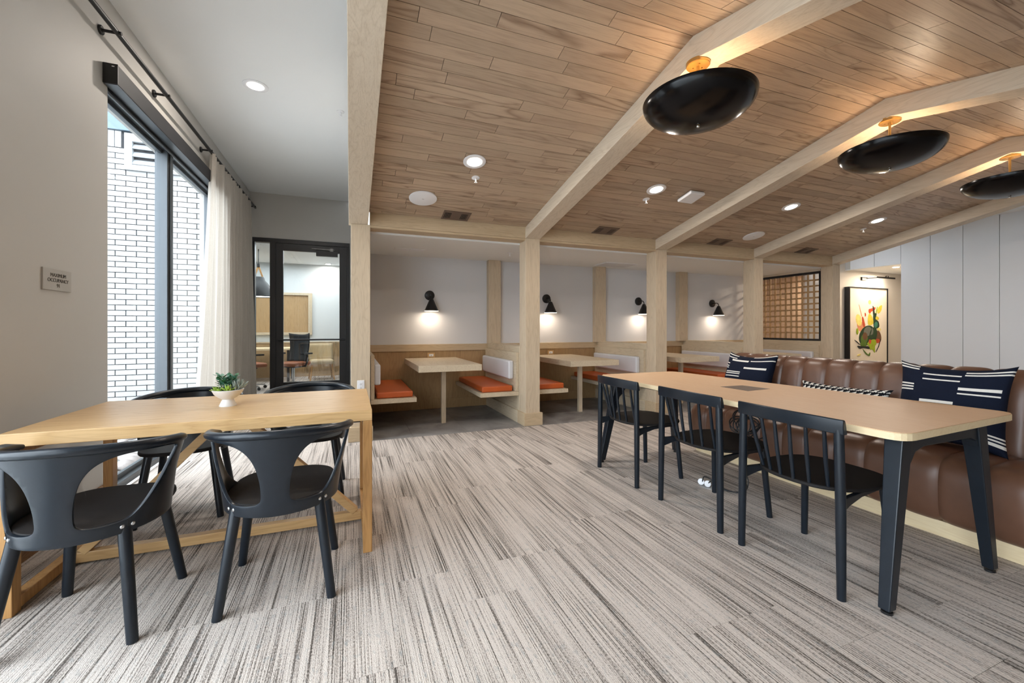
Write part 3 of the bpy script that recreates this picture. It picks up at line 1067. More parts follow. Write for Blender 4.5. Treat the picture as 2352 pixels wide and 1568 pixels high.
gp = [(2.535 - 2.6, 2.302 - 2.15), (2.743 - 2.6, 2.296 - 2.15), (2.769 - 2.6, 2.093 - 2.15), (2.535 - 2.6, 2.075 - 2.15)]
MB().prism(gp, 0.7503, 0.7515).build('power_hatch', 'vent', rt)
for sy, yy in ((-1, -1.07), (1, 0.97)):
    for sx, xt0, xt1, xf0, xf1 in ((-1, -0.42, -0.345, -0.55, -0.502), (1, 0.185, 0.26, 0.275, 0.322)):
        y_f = yy + sy * 0.03
        vs_ = []
        for (xa, xb, z_, yc, hw) in ((xf0, xf1, 0.018, y_f, 0.021), (xt0, xt1, 0.7165, yy, 0.034)):
            vs_ += [(xa, yc - hw, z_), (xb, yc - hw, z_), (xb, yc + hw, z_), (xa, yc + hw, z_)]
        l = MB().add(vs_, MB.BF).build('leg', 'black_wood', rt, bevel=0.004)
        MB().cyl(((xf0 + xf1) / 2, y_f, 0), ((xf0 + xf1) / 2, y_f, 0.01), 0.02, n=16).cyl(((xf0 + xf1) / 2, y_f, 0.01), ((xf0 + xf1) / 2, y_f, 0.02), 0.008, n=10).build('leveller', 'black_metal', l, smooth=40)
    # arched cross rail
    arc = [(-0.40, 0.7165), (0.24, 0.7165), (0.262, 0.56)]
    arc += [(0.205, 0.60), (0.18, 0.645), (0.13, 0.662), (-0.25, 0.662), (-0.315, 0.645), (-0.35, 0.60), (-0.43, 0.53)]
    MB().prism(arc, yy - 0.028, yy + 0.028, lambda u, v, h: (u, h, v)).build('cross_rail', 'black_wood', rt, bevel=0.003)
box('under_frame', 'black_metal', -0.36, -0.30, -1.05, 0.95, 0.69, 0.7165, rt)
box('under_frame', 'black_metal', 0.15, 0.21, -1.05, 0.95, 0.69, 0.7165, rt)

# ---- spindle chairs
def make_spindle():
    t = thing('spindle_chair', 'x', 'chair', group='black spindle-back chairs at the tan table')
    def rail(x):
        return -0.224 - 0.036 * (1 - (x / 0.262) ** 2)
    for sx in (-1, 1):
        MB().tube([(sx * 0.248, -0.228, 0), (sx * 0.243, -0.225, 0.42), (sx * 0.236, -0.226, 0.74)], [0.0175, 0.0205, 0.019], 16).build('leg', 'black_wood', t, smooth=40)
        MB().cyl((sx * 0.185, 0.19, 0.445), (sx * 0.212, 0.222, 0.0), 0.0195, 0.0165, 16).build('leg', 'black_wood', t, smooth=40)
        pr = [(-0.215, 0.432), (0.19, 0.436), (0.19, 0.405), (0.10, 0.413), (-0.05, 0.412), (-0.15, 0.395), (-0.215, 0.375)]
        MB().prism(pr, -0.011, 0.011, lambda u, v, h, s=sx: (s * (0.238 - 0.05 * (u + 0.215) / 0.405) + h, u, v)).build('side_rail', 'black_wood', t, bevel=0.003)
    mb = MB()
    N = 24
    prof = [(-0.013, 0.0), (0.013, 0.0), (0.0115, 0.035), (0.007, 0.062), (0.0, 0.066), (-0.007, 0.064), (-0.0115, 0.04)]
    vs_, fs = [], []
    for i in range(N + 1):
        x = -0.262 + 0.524 * i / N
        zz = 0.724 - 0.006 * (x / 0.262) ** 2
        for (dy, dz) in prof:
            vs_.append((x, rail(x) + dy - dz * 0.12, zz + dz))
    P_ = len(prof)
    for i in range(N):
        for k in range(P_):
            fs.append((i * P_ + k, i * P_ + (k + 1) % P_, (i + 1) * P_ + (k + 1) % P_, (i + 1) * P_ + k))
    fs += [tuple(range(P_ - 1, -1, -1)), tuple(N * P_ + k for k in range(P_))]
    mb.add(vs_, fs).build('top_rail', 'black_wood', t, smooth=40, bevel=0.003)
    out = []
    for k in range(56):
        a = 2 * PI * k / 56
        sx, sy = math.sin(a), -math.cos(a)
        e = 0.66 if sy > 0 else 0.86
        out.append((0.25 * math.copysign(abs(sx) ** e, sx), 0.25 * math.copysign(abs(sy) ** e, sy) + 0.02))
    MB().prism(out, 0.438, 0.456).build('seat', 'black_seat', t, bevel=0.006, smooth=40)
    for k in range(6):
        u = (k - 2.5) / 2.5
        xt, xb = 0.185 * u, 0.160 * u
        yb = -0.222 + 0.05 * u * u
        MB().tube([(xb, yb, 0.45), ((xb + xt) / 2, (yb + rail(xt)) / 2 - 0.004, 0.59), (xt, rail(xt), 0.728)], [0.0080, 0.0098, 0.0080], 10).build('spindle', 'black_wood', t, smooth=40)
    return t
sp = make_spindle()
SP = [(2.218, 1.42, 0.0, 'black spindle chair nearest the camera at the tan table'),
      (2.222, 2.06, 0.0, 'middle black spindle chair of the three at the tan table'),
      (2.205, 2.79, 0.0, 'black spindle chair at the far end of the tan table, nearest the booths')]
for i, (x, y, rz, lb) in enumerate(SP):
    o = sp if i == 0 else copy_tree(sp)
    o.location = (x, y, 0)
    o.rotation_euler = (0, 0, -PI / 2 + rz)
    o['label'] = lb

# ---- leather sofa with channels
sf = thing('sofa', 'long channel-tufted brown leather banquette sofa with pale plinth', 'sofa', (3.45, 2.04, 0))
CH, NCH, YS = 0.1815, 12, 0.955
seat_p = [(3.13, .085), (3.085, .12), (3.068, .20), (3.066, .30), (3.075, .38), (3.11, .437), (3.18, .462), (3.30, .467), (3.42, .46), (3.54, .45)]
back_p = [(3.505, .43), (3.515, .52), (3.535, .64), (3.555, .75), (3.575, .84), (3.605, .895), (3.65, .922), (3.70, .925), (3.745, .905), (3.775, .85), (3.785, .70), (3.785, .30)]
def channel(name, prof, y0, y1, puff, endl=False, endr=False):
    pr = catmull(prof, 3, closed=False)
    nn = []
    for i in range(len(pr)):
        a, b = pr[max(0, i - 1)], pr[min(len(pr) - 1, i + 1)]
        d = Vector((b[0] - a[0], b[1] - a[1])).normalized()
        nn.append((-d.y, d.x))
    nv = 14
    def fn(u, v):
        t_ = v
        k = 1 - abs(2 * t_ - 1) ** 4.0
        k = k ** 0.75 if k > 0 else 0
        i = min(int(round(u * (len(pr) - 1))), len(pr) - 1)
        fade = min(1.0, i / 2.0, (len(pr) - 1 - i) / 2.0) * 0.3 + 0.7
        off = puff * k * fade - puff * 0.5
        return (pr[i][0] + nn[i][0] * off - 3.45, y0 + (y1 - y0) * t_ - 2.04, pr[i][1] + nn[i][1] * off)
    m = MB().grid(fn, len(pr) - 1, nv)
    return m.build(name, 'leather', sf, smooth=75)
for k in range(NCH):
    ya, yb = YS + k * CH, YS + (k + 1) * CH
    channel('seat_channel', seat_p, ya, yb, 0.016)
    channel('back_channel', back_p, ya, yb, 0.018)
side = [(3.13, .085), (3.085, .12), (3.068, .20), (3.068, .36), (3.11, .43), (3.18, .458), (3.50, .455), (3.53, .62), (3.565, .80), (3.60, .88), (3.65, .91), (3.71, .912), (3.76, .88), (3.785, .80), (3.785, .085)]
for ya in (YS - 0.012, YS + NCH * CH - 0.014):
    MB().prism([(a - 3.45, b) for a, b in side], ya - 2.04, ya + 0.026 - 2.04, lambda u, v, h: (u, h, v)).build('side_panel', 'leather', sf, bevel=0.011, seg=3, smooth=40)
box('plinth', 'maple', 3.122 - 3.45, 3.78 - 3.45, YS + 0.01 - 2.04, YS + NCH * CH - 0.01 - 2.04, 0, 0.088, sf)
box('back_board', 'leather', 3.6 - 3.45, 3.775 - 3.45, YS + 0.012 - 2.04, YS + NCH * CH - 0.02 - 2.04, 0.088, 0.84, sf)

# ---- cushions on the sofa
def pillow(name, label, w, h, thick, mats, mfn, loc, rot, group):
    t = thing(name, label, 'cushion', loc, group=group)
    t.rotation_euler = rot
    def side(s):
        def fn(u, v):
            x, y = 2 * u - 1, 2 * v - 1
            zz = thick * max(0.0, (1 - x * x) * (1 - y * y)) ** 0.42 * s
            px = x * w / 2 * (0.89 + 0.11 * abs(y) ** 2.5)
            py = y * h / 2 * (0.84 + 0.16 * abs(x) ** 2.5)
            return (px, py, zz)
        return fn
    mb = MB().grid(side(1), 84, 54, mfn)
    mb.grid(side(-1), 84, 54, None)
    return mb.build('cover', mats, t, smooth=80, weld=True) and t
def rects(lst):
    return lambda u, v: 1 if any(a <= u <= b and c <= v <= d for a, b, c, d in lst) else 0
def dbl(u0, u1, v, n=2, th=.022, gp=.05):
    return [(u0, u1, v - i * gp - th / 2, v - i * gp + th / 2) for i in range(n)]
RP = dbl(0.0, .22, .965, 2, .016, .036) + dbl(.26, .62, .885, 1, .016) + dbl(.26, .62, .81, 1, .016) + dbl(.64, 1, .965, 3, .014, .034) + dbl(0.0, .18, .72, 3, .018, .04) + dbl(.62, .97, .70, 2, .026, .062) + dbl(.26, .6, .50, 2, .02) + dbl(.62, 1, .20, 3, .022, .045) + dbl(0, .25, .1, 2)
LP = dbl(0.0, .28, .965, 2, .018, .045) + dbl(.18, .58, .87, 1, .024) + dbl(.62, 1, .965, 3, .016, .04) + dbl(0.0, .14, .78, 3, .018, .04) + dbl(.55, .95, .72, 1, .026) + dbl(.10, .50, .62, 3, .02, .045) + dbl(.6, .95, .12, 3)
def lean(yaw, tilt):
    # local x -> along -Y (right in the picture), local y -> up, local z -> towards -X
    return (Matrix.Rotation(yaw, 3, 'Z') @ Matrix(((0, math.sin(tilt), -math.cos(tilt)), (-1, 0, 0), (0, math.cos(tilt), math.sin(tilt))))).to_euler()
pillow('throw_pillow', 'navy pillow with white dashes at the near end of the leather sofa', 0.52, 0.53, 0.10, ['navy', 'ivory'], rects(RP), (3.405, 1.405, 0.71), lean(R(4), R(16)), 'striped navy pillows')
pillow('throw_pillow', 'navy pillow with white dashes at the far end of the leather sofa', 0.53, 0.52, 0.10, ['navy', 'ivory'], rects(LP), (3.405, 2.80, 0.70), lean(R(-5), R(17)), 'striped navy pillows')
def tri(u, v):
    a, b = (u * 14) % 1, (v * 8) % 1
    if b < 0.12 or abs(a - b) < .08:
        return 0
    return 1 if (a + (0.5 if int(v * 8) % 2 else 0)) % 1 > b * 0.9 else 0
pillow('lumbar_pillow', 'black and white zigzag lumbar pillow in the middle of the sofa', 0.62, 0.27, 0.075, ['ink', 'ivory'], tri, (3.41, 2.02, 0.63), lean(0.0, R(20)), 'sofa lumbar pillow')

# ================================================================= BOOTHS
TC = [1.095, 3.045, 4.865, 6.70]
BN = ('first', 'second', 'third', 'fourth')
def bench(side, xr, ib):
    """side -1: back against the partition on its right; +1: back on its left; xr = face of that partition"""
    s = side
    nm = 'left' if s > 0 else 'right'
    t = thing('booth_bench', '%s-hand oak bench with orange seat pad in the %s booth from the window aisle' % (nm, BN[ib]), 'bench', (xr, YH, 0), group='oak booth benches')
    def bb(name, mat, a, b, y0, y1, z0, z1, bev, seg=2):
        x0, x1 = sorted((s * a, s * b))
        return box(name, mat, x0, x1, y0 - YH, y1 - YH, z0, z1, t, bevel=bev, seg=seg)
    bb('slab', 'bench_oak', 0.007, 0.505, YH + 0.006, YB - 0.03, 0.337, 0.387, 0.002)
    bb('back_panel', 'bench_oak', 0.007, 0.045, YH + 0.008, YB - 0.037, 0.389, 0.876, 0.002)
    o = bb('seat_cushion', 'orange', 0.07, 0.47, YH + 0.055, YB - 0.07, 0.388, 0.458, 0.016, 4)
    o = bb('back_cushion', 'grey_vinyl', 0.046, 0.115, YH + 0.08, YB - 0.10, 0.537, 0.772, 0.022, 4)
    return t
for i in range(4):
    bench(1, 0.205 if i == 0 else PX[i] + PW, i)
    bench(-1, PX[i + 1], i)
    c = TC[i]
    t = thing('booth_table', 'oak table cantilevered from the back wall of the %s booth from the window aisle' % BN[i], 'table', (c, YB - 0.04, 0), group='oak booth tables')
    box('tabletop', 'bench_oak', -0.372, 0.372, 4.775 - YB + 0.04, 0.004, 0.676, 0.75, t, bevel=0.003)
    box('leg', 'oak_z', -0.036, 0.017, 5.14 - YB + 0.04, 5.193 - YB + 0.04, 0, 0.676, t, bevel=0.002)
    # socket in the wainscot
    oc = thing('wall_outlet', 'oak framed socket in the wainscot above the %s booth table' % BN[i], 'outlet', (c + 0.012, YB - 0.012, 0.785), group='booth sockets')
    box('plate', 'honey_x', -0.055, 0.055, -0.010, 0, -0.034, 0.034, oc, bevel=0.002)
    box('socket', 'white_plastic', -0.033, 0.033, -0.013, -0.009, -0.018, 0.018, oc, bevel=0.002)
    box('slot', 'dark_slot', -0.006, 0.006, -0.0145, -0.012, -0.009, -0.002, oc)

# ---- lattice screen on the last partition
ls = thing('lattice_screen', 'square oak lattice screen in a black frame on the last partition', 'screen', (7.70, 5.42, 0.957))
LY0, LY1, LZ0, LZ1 = 4.845, YB - 0.01, 0.958, 2.215
box('frame_rail', 'frame_black', -0.045, 0.045, LY0 - 5.42, LY1 - 5.42, 0.001, 0.035, ls)
box('frame_rail', 'frame_black', -0.045, 0.045, LY0 - 5.42, LY1 - 5.42, 1.185, 1.225, ls)
box('head_board', 'oak_y', -0.05, 0.06, LY0 - 5.42, LY1 - 5.42, 1.226, 1.262, ls)
box('frame_stile', 'frame_black', -0.045, 0.045, LY0 - 5.42, LY0 + 0.025 - 5.42, 0.035, 1.185, ls)
box('frame_stile', 'frame_black', -0.045, 0.045, LY1 - 0.025 - 5.42, LY1 - 5.42, 0.035, 1.185, ls)
nv = 12
for k in range(1, nv):
    yy = LY0 + 0.025 + (LY1 - LY0 - 0.05) * k / nv - 5.42
    box('upright', 'wains', -0.016, 0.0, yy - 0.014, yy + 0.014, 0.035, 1.185, ls)
for k in range(1, 11):
    zz = 0.035 + 1.15 * k / 11
    box('cross_slat', 'wains', 0.0005, 0.016, LY0 + 0.025 - 5.42, LY1 - 0.025 - 5.42, zz - 0.014, zz + 0.014, ls)
# framed thing glimpsed through the lattice
nk = thing('framed_print', 'small dark print in a white frame seen through the lattice', 'picture', (8.6, 7.29, 1.15))
box('frame', 'white_plastic', -0.26, 0.22, -0.03, 0, -0.35, 0.20, nk, bevel=0.003)
box('print', 'dark_slot', -0.10, 0.09, -0.034, -0.03, -0.35, 0.10, nk)


# ---- sconces
SX_ = [1.086, 2.985, 4.81, 6.55]
for i, x in enumerate(SX_):
    t = thing('wall_sconce', 'black cone wall lamp glowing above the %s booth table' % BN[i], 'wall lamp', (x, YB, 1.66), group='black cone sconces')
    MB().lathe([(0, -0.022), (0.066, -0.022), (0.071, -0.018), (0.071, 0)], 36, (0, 0, 0), (0, 1, 0)).build('wall_plate', 'black_metal', t, smooth=40)
    MB().tube(catmull([(0, -0.02, 0), (0, -0.08, 0.0), (0, -0.125, -0.003), (0, -0.152, -0.02), (0, -0.16, -0.055), (0, -0.16, -0.085)], 4, False), 0.0075, 10).build('arm', 'black_metal', t, smooth=50)
    MB().lathe([(0.0, -0.058), (0.022, -0.058), (0.026, -0.062), (0.1, -0.232), (0.0985, -0.2325), (0.024, -0.068)], 40, (0, -0.16, 0)).build('shade', 'black_metal', t, smooth=40)
    MB().lathe([(0.0, -0.226), (0.0965, -0.226), (0.0965, -0.2355), (0.0, -0.2355)], 32, (0, -0.16, 0)).build('diffuser', 'sconce_in', t, smooth=40)
    light('sconce_light', 'AREA', (x, YB - 0.16, 1.66 - 0.2375), 0.85, (1.0, 0.80, 0.60), 0.17, rot=(0, 0, 0))

# ---- pendants on the ridge
for i, x in enumerate((2.022, 3.998, 5.905)):
    t = thing('pendant_lamp', '%s black bowl uplight hanging from the ridge' % ('nearest large', 'middle', 'farthest, picture-edge')[i], 'lamp', (x, 2.005, 2.445), group='black bowl uplights')
    MB().lathe([(0, 0.366), (0.066, 0.366), (0.07, 0.37), (0.07, 0.392), (0, 0.392)], 36).build('canopy', 'brass', t, smooth=40)
    st = MB().cyl((0, 0, 0.0), (0, 0, 0.37), 0.0085, n=14)
    st.build('stem', 'brass', t, smooth=40)
    for a in range(3):
        MB().cyl((0.03 * math.cos(a * 2.1), 0.03 * math.sin(a * 2.1), 0.36), (0.03 * math.cos(a * 2.1), 0.03 * math.sin(a * 2.1), 0.37), 0.005, n=8).build('canopy_screw', 'brass', t)
    Rb, dep = 0.33, 0.155
    pr = [(Rb * math.sin(k / 16 * PI / 2), dep - dep * math.cos(k / 16 * PI / 2)) for k in range(17)]
    MB().lathe(pr + [(Rb - 0.002, dep + 0.001)], 72).build('bowl', 'black_gloss', t, smooth=60)
    MB().lathe([(max(0, r_ - 0.003), h_ + 0.004 - 0.003 * h_ / dep) for r_, h_ in pr], 72).build('bowl_lining', 'black_int', t, smooth=60)
    MB().lathe([(0, -0.016), (0.006, -0.015), (0.0095, -0.009), (0.009, -0.003), (0.006, 0.001)], 16).build('finial', 'steel', t, smooth=60)
    for a in range(3):
        ca, sa = math.cos(a * 2.094 + .4), math.sin(a * 2.094 + .4)
        bo = MB().lathe([(0.0, 0.035), (0.018, 0.028), (0.026, 0.008), (0.02, -0.012), (0.011, -0.03), (0.0, -0.03)], 14, (0.1 * ca, 0.1 * sa, 0.085))
        bo.build('bulb', 'bulb', t, smooth=60)
    light('pendant_light', 'POINT', (x + 0.03, 2.005, 2.555), 4.2, WARM, 0.05)

# ---- recessed downlights
def downlight(name_label, p, nrm, power, rr=0.1, col=NEUT):
    n_ = Vector(nrm).normalized()
    t = thing('downlight', name_label, 'ceiling light', p, group='round recessed downlights')
    MB().lathe([(rr, 0.0), (rr, 0.006), (rr - 0.006, 0.009), (rr * 0.66, 0.006), (rr * 0.62, -0.002), (rr * 0.62, -0.004)], 40, (0, 0, 0), n_).build('trim_ring', 'white_plastic', t, smooth=40)
    MB().lathe([(0, 0.0095), (rr * 0.58, 0.0095), (rr * 0.62, 0.006)], 36, (0, 0, 0), n_).build('lens', 'lens', t, smooth=40)
    l = light('downlight_beam', 'AREA', Vector(p) + n_ * 0.013, power, col, rr * 1.2)
    l.rotation_euler = Vector((0, 0, -1)).rotation_difference(n_).to_euler()
    return t
nsl = (0, -math.sin(ang), -math.cos(ang))
for i, (x, y) in enumerate(((1.02, 3.54), (3.01, 3.55), (4.995, 3.5), (6.72, 3.51))):
    downlight('round white downlight in the plank ceiling of the %s bay' % BN[i], (x, y, ceil_z(y)), nsl, 9)
downlight('round white downlight in the flat white ceiling by the curtain', (-0.823, 4.49, ZC), (0, 0, -1), 12, 0.105)
downlight('small bright downlight in the alcove ceiling beside the painting', (9.42, 4.63, 2.314), (0, 0, -1), 9, 0.075, WARM)
downlight('unseen downlight added to light the nook behind the lattice', (8.5, 5.55, 2.3), (0, 0, -1), 14, 0.075, WARM)  # added lamp, hidden by the screen frame, to brighten the nook
downlight('small downlight in the office ceiling seen through the door glass', (-0.5, 11.13, 2.75), (0, 0, -1), 6, 0.085)

# ---- sprinklers, speakers, vents, access point
def sprinkler(lb, p, n_):
    t = thing('sprinkler', lb, 'sprinkler', p, group='white ceiling sprinklers')
    n_ = Vector(n_).normalized()
    MB().lathe([(0, 0.004), (0.030, 0.006), (0.038, 0.003), (0.038, 0)], 24, (0, 0, 0), n_).build('escutcheon', 'white_plastic', t, smooth=40)
    MB().lathe([(0.007, 0.004), (0.007, 0.03), (0.004, 0.032), (0.004, 0.042), (0.016, 0.043), (0.016, 0.046), (0, 0.047)], 16, (0, 0, 0), (0, 0, -1)).build('head', 'white_plastic', t, smooth=40)
for i, (x, y) in ((0, (1.10, 3.78)), (1, (3.04, 3.75)), (3, (6.85, 3.75))):
    sprinkler('white sprinkler head in the plank ceiling of the %s bay' % BN[i], (x, y, ceil_z(y)), nsl)
sprinkler('white sprinkler head in the flat ceiling beside the first beam', (-0.095, 4.71, ZC), (0, 0, -1))
sprinkler('white sprinkler head in the low booth ceiling behind the second post', (2.06, 5.39, 2.22), (0, 0, -1))
for lb, x, y in (('round white ceiling speaker in the first bay beside a vent', 0.685, 4.245), ('round white ceiling speaker in the third bay beside a vent', 5.32, 4.265)):
    t = thing('ceiling_speaker', lb, 'speaker', (x, y, ceil_z(y)), group='round ceiling speakers')
    MB().lathe([(0, 0.012), (0.13, 0.012), (0.138, 0.009), (0.139, 0)], 48, (0, 0, 0), nsl).build('grille', 'white_plastic', t, smooth=40)
    o = piece('badge', 'badge', 'grey_plastic', Vector(nsl) * 0.0125, (0.018, 0.005, 0.001), (-ang, 0, 0), t)
for i, x in enumerate((1.095, 3.04, 4.975, 6.83)):
    y = 4.535
    t = thing('ceiling_vent', 'bronze air vent at the foot of the %s ceiling bay' % BN[i], 'vent', (x, y, ceil_z(y)), group='bronze ceiling vents')
    t.rotation_euler = (-ang, 0, 0)
    box('plate', 'vent', -0.152, 0.152, -0.098, 0.098, -0.007, 0.0, t, bevel=0.002)
    for cx_, sgn in ((-0.098, 1), (0.085, 1)):
        box('opening', 'dark_slot', cx_ - 0.035, cx_ + 0.035, -0.06, 0.06, -0.0076, -0.0066, t)
        for k in range(4):
            xx = cx_ - 0.024 + k * 0.016
            MB().bar((xx, -0.06, -0.0085), (xx, 0.06, -0.0085), 0.004, 0.005).build('slat', 'vent', t)
apn = thing('access_point', 'square white wireless unit on the second bay of planks', 'access point', (3.49, 3.565, ceil_z(3.565)))
apn.rotation_euler = (-ang, 0, 0)
box('body', 'white_plastic', -0.102, 0.102, -0.105, 0.105, -0.042, -0.006, apn, bevel=0.014, seg=3)
box('mount', 'grey_plastic', -0.07, 0.07, -0.07, 0.07, -0.008, 0.0, apn)
bv = thing('ceiling_grille', 'flat white air grille in the first booth ceiling', 'vent', (0.73, 5.64, 2.22))
box('frame', 'ceil_white', -0.19, 0.19, -0.09, 0.09, -0.006, 0, bv, bevel=0.002)
for k in range(2):
    box('panel', 'white_plastic', -0.175 + k * 0.178, -0.003 + k * 0.178, -0.075, 0.075, -0.009, -0.0058, bv, bevel=0.001)
bv = thing('ceiling_hatch', 'flat white access hatch in the second booth ceiling', 'hatch', (4.05, 5.75, 2.22))
box('frame', 'ceil_white', -0.3, 0.3, -0.18, 0.18, -0.006, 0, bv, bevel=0.002)
box('panel', 'wall_booth', -0.285, 0.285, -0.165, 0.165, -0.012, -0.0058, bv, bevel=0.001)

# ================================================================= SMALLER THINGS
# ---- sign
t = thing('wall_sign', 'small grey occupancy sign on the left wall', 'sign', (XW, 3.129, 1.4515))
box('plate', 'sign', 0.0, 0.008, -0.122, 0.122, -0.0595, 0.0595, t, bevel=0.001)
fc = bpy.data.curves.new('sign_text', 'FONT')
fc.body = 'MAXIMUM\nOCCUPANCY\n91'
fc.align_x = 'CENTER'
fc.align_y = 'CENTER'
fc.size = 0.0292
fc.space_line = 0.98
fc.extrude = 0.0006
fc.materials.append(M['sign_ink'])
_tmp = bpy.data.objects.new('lettering_curve', fc)
COL.objects.link(_tmp)
bpy.context.view_layer.update()
_me = bpy.data.meshes.new_from_object(_tmp.evaluated_get(bpy.context.evaluated_depsgraph_get()))
bpy.data.objects.remove(_tmp)
fo = bpy.data.objects.new('lettering', _me)
COL.objects.link(fo)
fo.parent = t
fo.location = (0.0088, 0.004, -0.004)
fo.rotation_euler = (PI / 2, 0, PI / 2)
# ---- sockets
t = thing('wall_outlet', 'white power socket on the front of the first oak post', 'outlet', (0.104, Y0, 0.575))
box('plate', 'white_plastic', -0.036, 0.036, -0.009, 0, -0.06, 0.06, t, bevel=0.003)
box('socket', 'white_plastic', -0.017, 0.017, -0.012, -0.008, -0.038, 0.038, t, bevel=0.002)
for zz in (-0.02, 0.02):
    for xx in (-0.006, 0.006):
        box('slot', 'dark_slot', xx - 0.0014, xx + 0.0014, -0.013, -0.0115, zz - 0.005, zz + 0.005, t)
t = thing('wall_outlet', 'white cover plate low on the left wall behind the oak table', 'outlet', (XW, 2.96, 0.40))
box('plate', 'white_plastic', 0, 0.008, -0.04, 0.04, -0.10, 0.10, t, bevel=0.003)
box('socket', 'white_plastic', 0.007, 0.011, -0.018, 0.018, -0.06, 0.06, t, bevel=0.002)
# ---- roller shade cassette
t = thing('roller_shade', 'rolled-up black roller shade cassette above the left window', 'blind', (XW, 3.60, 2.895))
box('cassette', 'cassette', 0.001, 0.08, 0.008, 2.64, -0.062, 0.07, t, bevel=0.002)
box('end_cap', 'black_metal', 0.001, 0.082, 0.0, 0.008, -0.064, 0.072, t, bevel=0.002)
box('under_strip', 'alu', 0.004, 0.077, 0.008, 2.64, -0.066, -0.0625, t)
box('clip', 'white_plastic', 0.05, 0.064, -0.001, 0.001, 0.05, 0.056, t)
MB().cyl((-0.012, 0.07, -0.085), (-0.012, 2.60, -0.085), 0.012, n=12).build('hem_bar', 'alu', t, smooth=40)
# ---- curtain rod and curtain
t = thing('curtain_rod', 'black curtain rod on wall brackets above the left window', 'rod', (-1.46, 5.1, 3.165))
MB().cyl((0, -3.2, 0), (0, 2.85, 0), 0.0165, n=16).build('rod', 'black_metal', t, smooth=40)
for yb in (2.85, 3.57, 4.377, 5.56, 6.8, 7.85):
    b = MB().cyl((-0.09, yb - 5.1, -0.004), (0.012, yb - 5.1, -0.004), 0.010, n=14).cyl((0.004, yb - 5.1, -0.004), (0.026, yb - 5.1, -0.004), 0.012, n=14)
    b.lathe([(0, 0.016), (0.026, 0.016), (0.03, 0.012), (0.03, 0.0)], 20, (-0.09, yb - 5.1, -0.004), (1, 0, 0))
    b.build('bracket', 'black_metal', t, smooth=40)
cu = thing('curtain', 'floor-length pleated linen curtain gathered beside the left window', 'curtain', (-1.46, 6.5, 0.0))
def cfn(u, v):
    zz = 0.015 + 3.14 * v
    y0 = 5.02 + (5.60 - 5.02) * v ** 0.8
    y1 = 7.95 - 0.40 * v
    yy = y0 + (y1 - y0) * u
    ph = u * 2 * PI * 17 + 0.5 * math.sin(u * 23)
    amp = 0.034 + 0.012 * math.sin(u * 31 + 1)
    amp *= 0.75 + 0.35 * (1 - v)
    xx = amp * math.sin(ph) + 0.010 * math.sin(2 * ph + v * 2) + 0.03 * (1 - v) * math.sin(u * 7)
    return (xx + 0.012 * math.sin(u * 40 + 2.5 * (1 - v)), yy - 6.5 + 0.012 * math.cos(ph), zz)
MB().grid(cfn, 340, 16).build('cloth', 'curtain', cu, smooth=80)
hk = 0
for k in range(13):
    u = (k + 0.5) / 13
    p = cfn(u, 1.0)
    MB().tube([(p[0], p[1], p[2] - 0.005), (p[0] * .5, p[1], 3.16), (0, p[1], 3.182)], 0.003, 6).build('hook', 'black_metal', cu)

# ---- succulent bowl
sb = thing('succulent_bowl', 'white footed bowl of mixed succulents on the oak table', 'plant', (-0.632, 2.725, 0.7502))
MB().lathe([(0, 0.0), (0.041, 0.0), (0.042, 0.003), (0.028, 0.034), (0.028, 0.038), (0.044, 0.048), (0.064, 0.066), (0.076, 0.09), (0.073, 0.0915), (0.061, 0.073), (0.03, 0.048), (0, 0.044)], 56).build('bowl', 'bowl_white', sb, smooth=45)
MB().lathe([(0, 0.087), (0.045, 0.086), (0.069, 0.081)], 40).build('soil', 'soil', sb, smooth=40)
def leaf_mesh(mb, base, d, length, width, thick, curl=0.2, seg=5, up=(0, 0, 1)):
    base, d = Vector(base), Vector(d).normalized()
    a, b = perp(d)
    if b.z < 0:
        b = -b
    rings = []
    for k in range(seg + 1):
        t_ = k / seg
        p = base + d * length * t_ + b * (curl * length * t_ * t_)
        w = width * max(0.03, math.sin(PI * (0.12 + 0.88 * t_)) ** 0.8) if t_ < 1 else width * 0.02
        rings.append([p + a * w, p + b * thick * (w / width) * 0.6, p - a * w, p - b * thick * (w / width)])
    vs_ = [q for r_ in rings for q in r_]
    fs = [(i * 4 + k, i * 4 + (k + 1) % 4, (i + 1) * 4 + (k + 1) % 4, (i + 1) * 4 + k) for i in range(seg) for k in range(4)]
    mb.add(vs_, fs)
def rosette(pos, mat, n, length, width, thick, tiers, name='succulent', spread=(15, 75), curl=0.2):
    p = MB()
    for tr in range(tiers):
        el = spread[0] + (spread[1] - spread[0]) * tr / max(1, tiers - 1)
        for k in range(n):
            az = 2 * PI * (k + 0.5 * (tr % 2)) / n + random.uniform(-.15, .15)
            e = R(el + random.uniform(-8, 8))
            d = (math.cos(az) * math.cos(e), math.sin(az) * math.cos(e), math.sin(e))
            leaf_mesh(p, pos, d, length * random.uniform(.85, 1.1) * (1 - 0.25 * tr / tiers), width, thick, curl)
    return p.build(name, mat, sb, smooth=60)
random.seed(11)
rosette((0.012, -0.046, 0.086), 'leaf_b', 8, 0.042, 0.007, 0.006, 3, spread=(20, 80))
rosette((-0.052, -0.012, 0.086), 'leaf_b', 9, 0.032, 0.007, 0.004, 3, spread=(10, 70))
rosette((-0.03, -0.045, 0.084), 'leaf_b', 8, 0.026, 0.006, 0.004, 3)
rosette((0.05, 0.0, 0.086), 'leaf_c', 14, 0.075, 0.0042, 0.003, 3, spread=(30, 75), curl=0.15)
rosette((0.042, -0.025, 0.084), 'leaf_c', 9, 0.06, 0.004, 0.003, 2, spread=(25, 65))
st = MB()
lf_ = MB()
ld_ = MB()
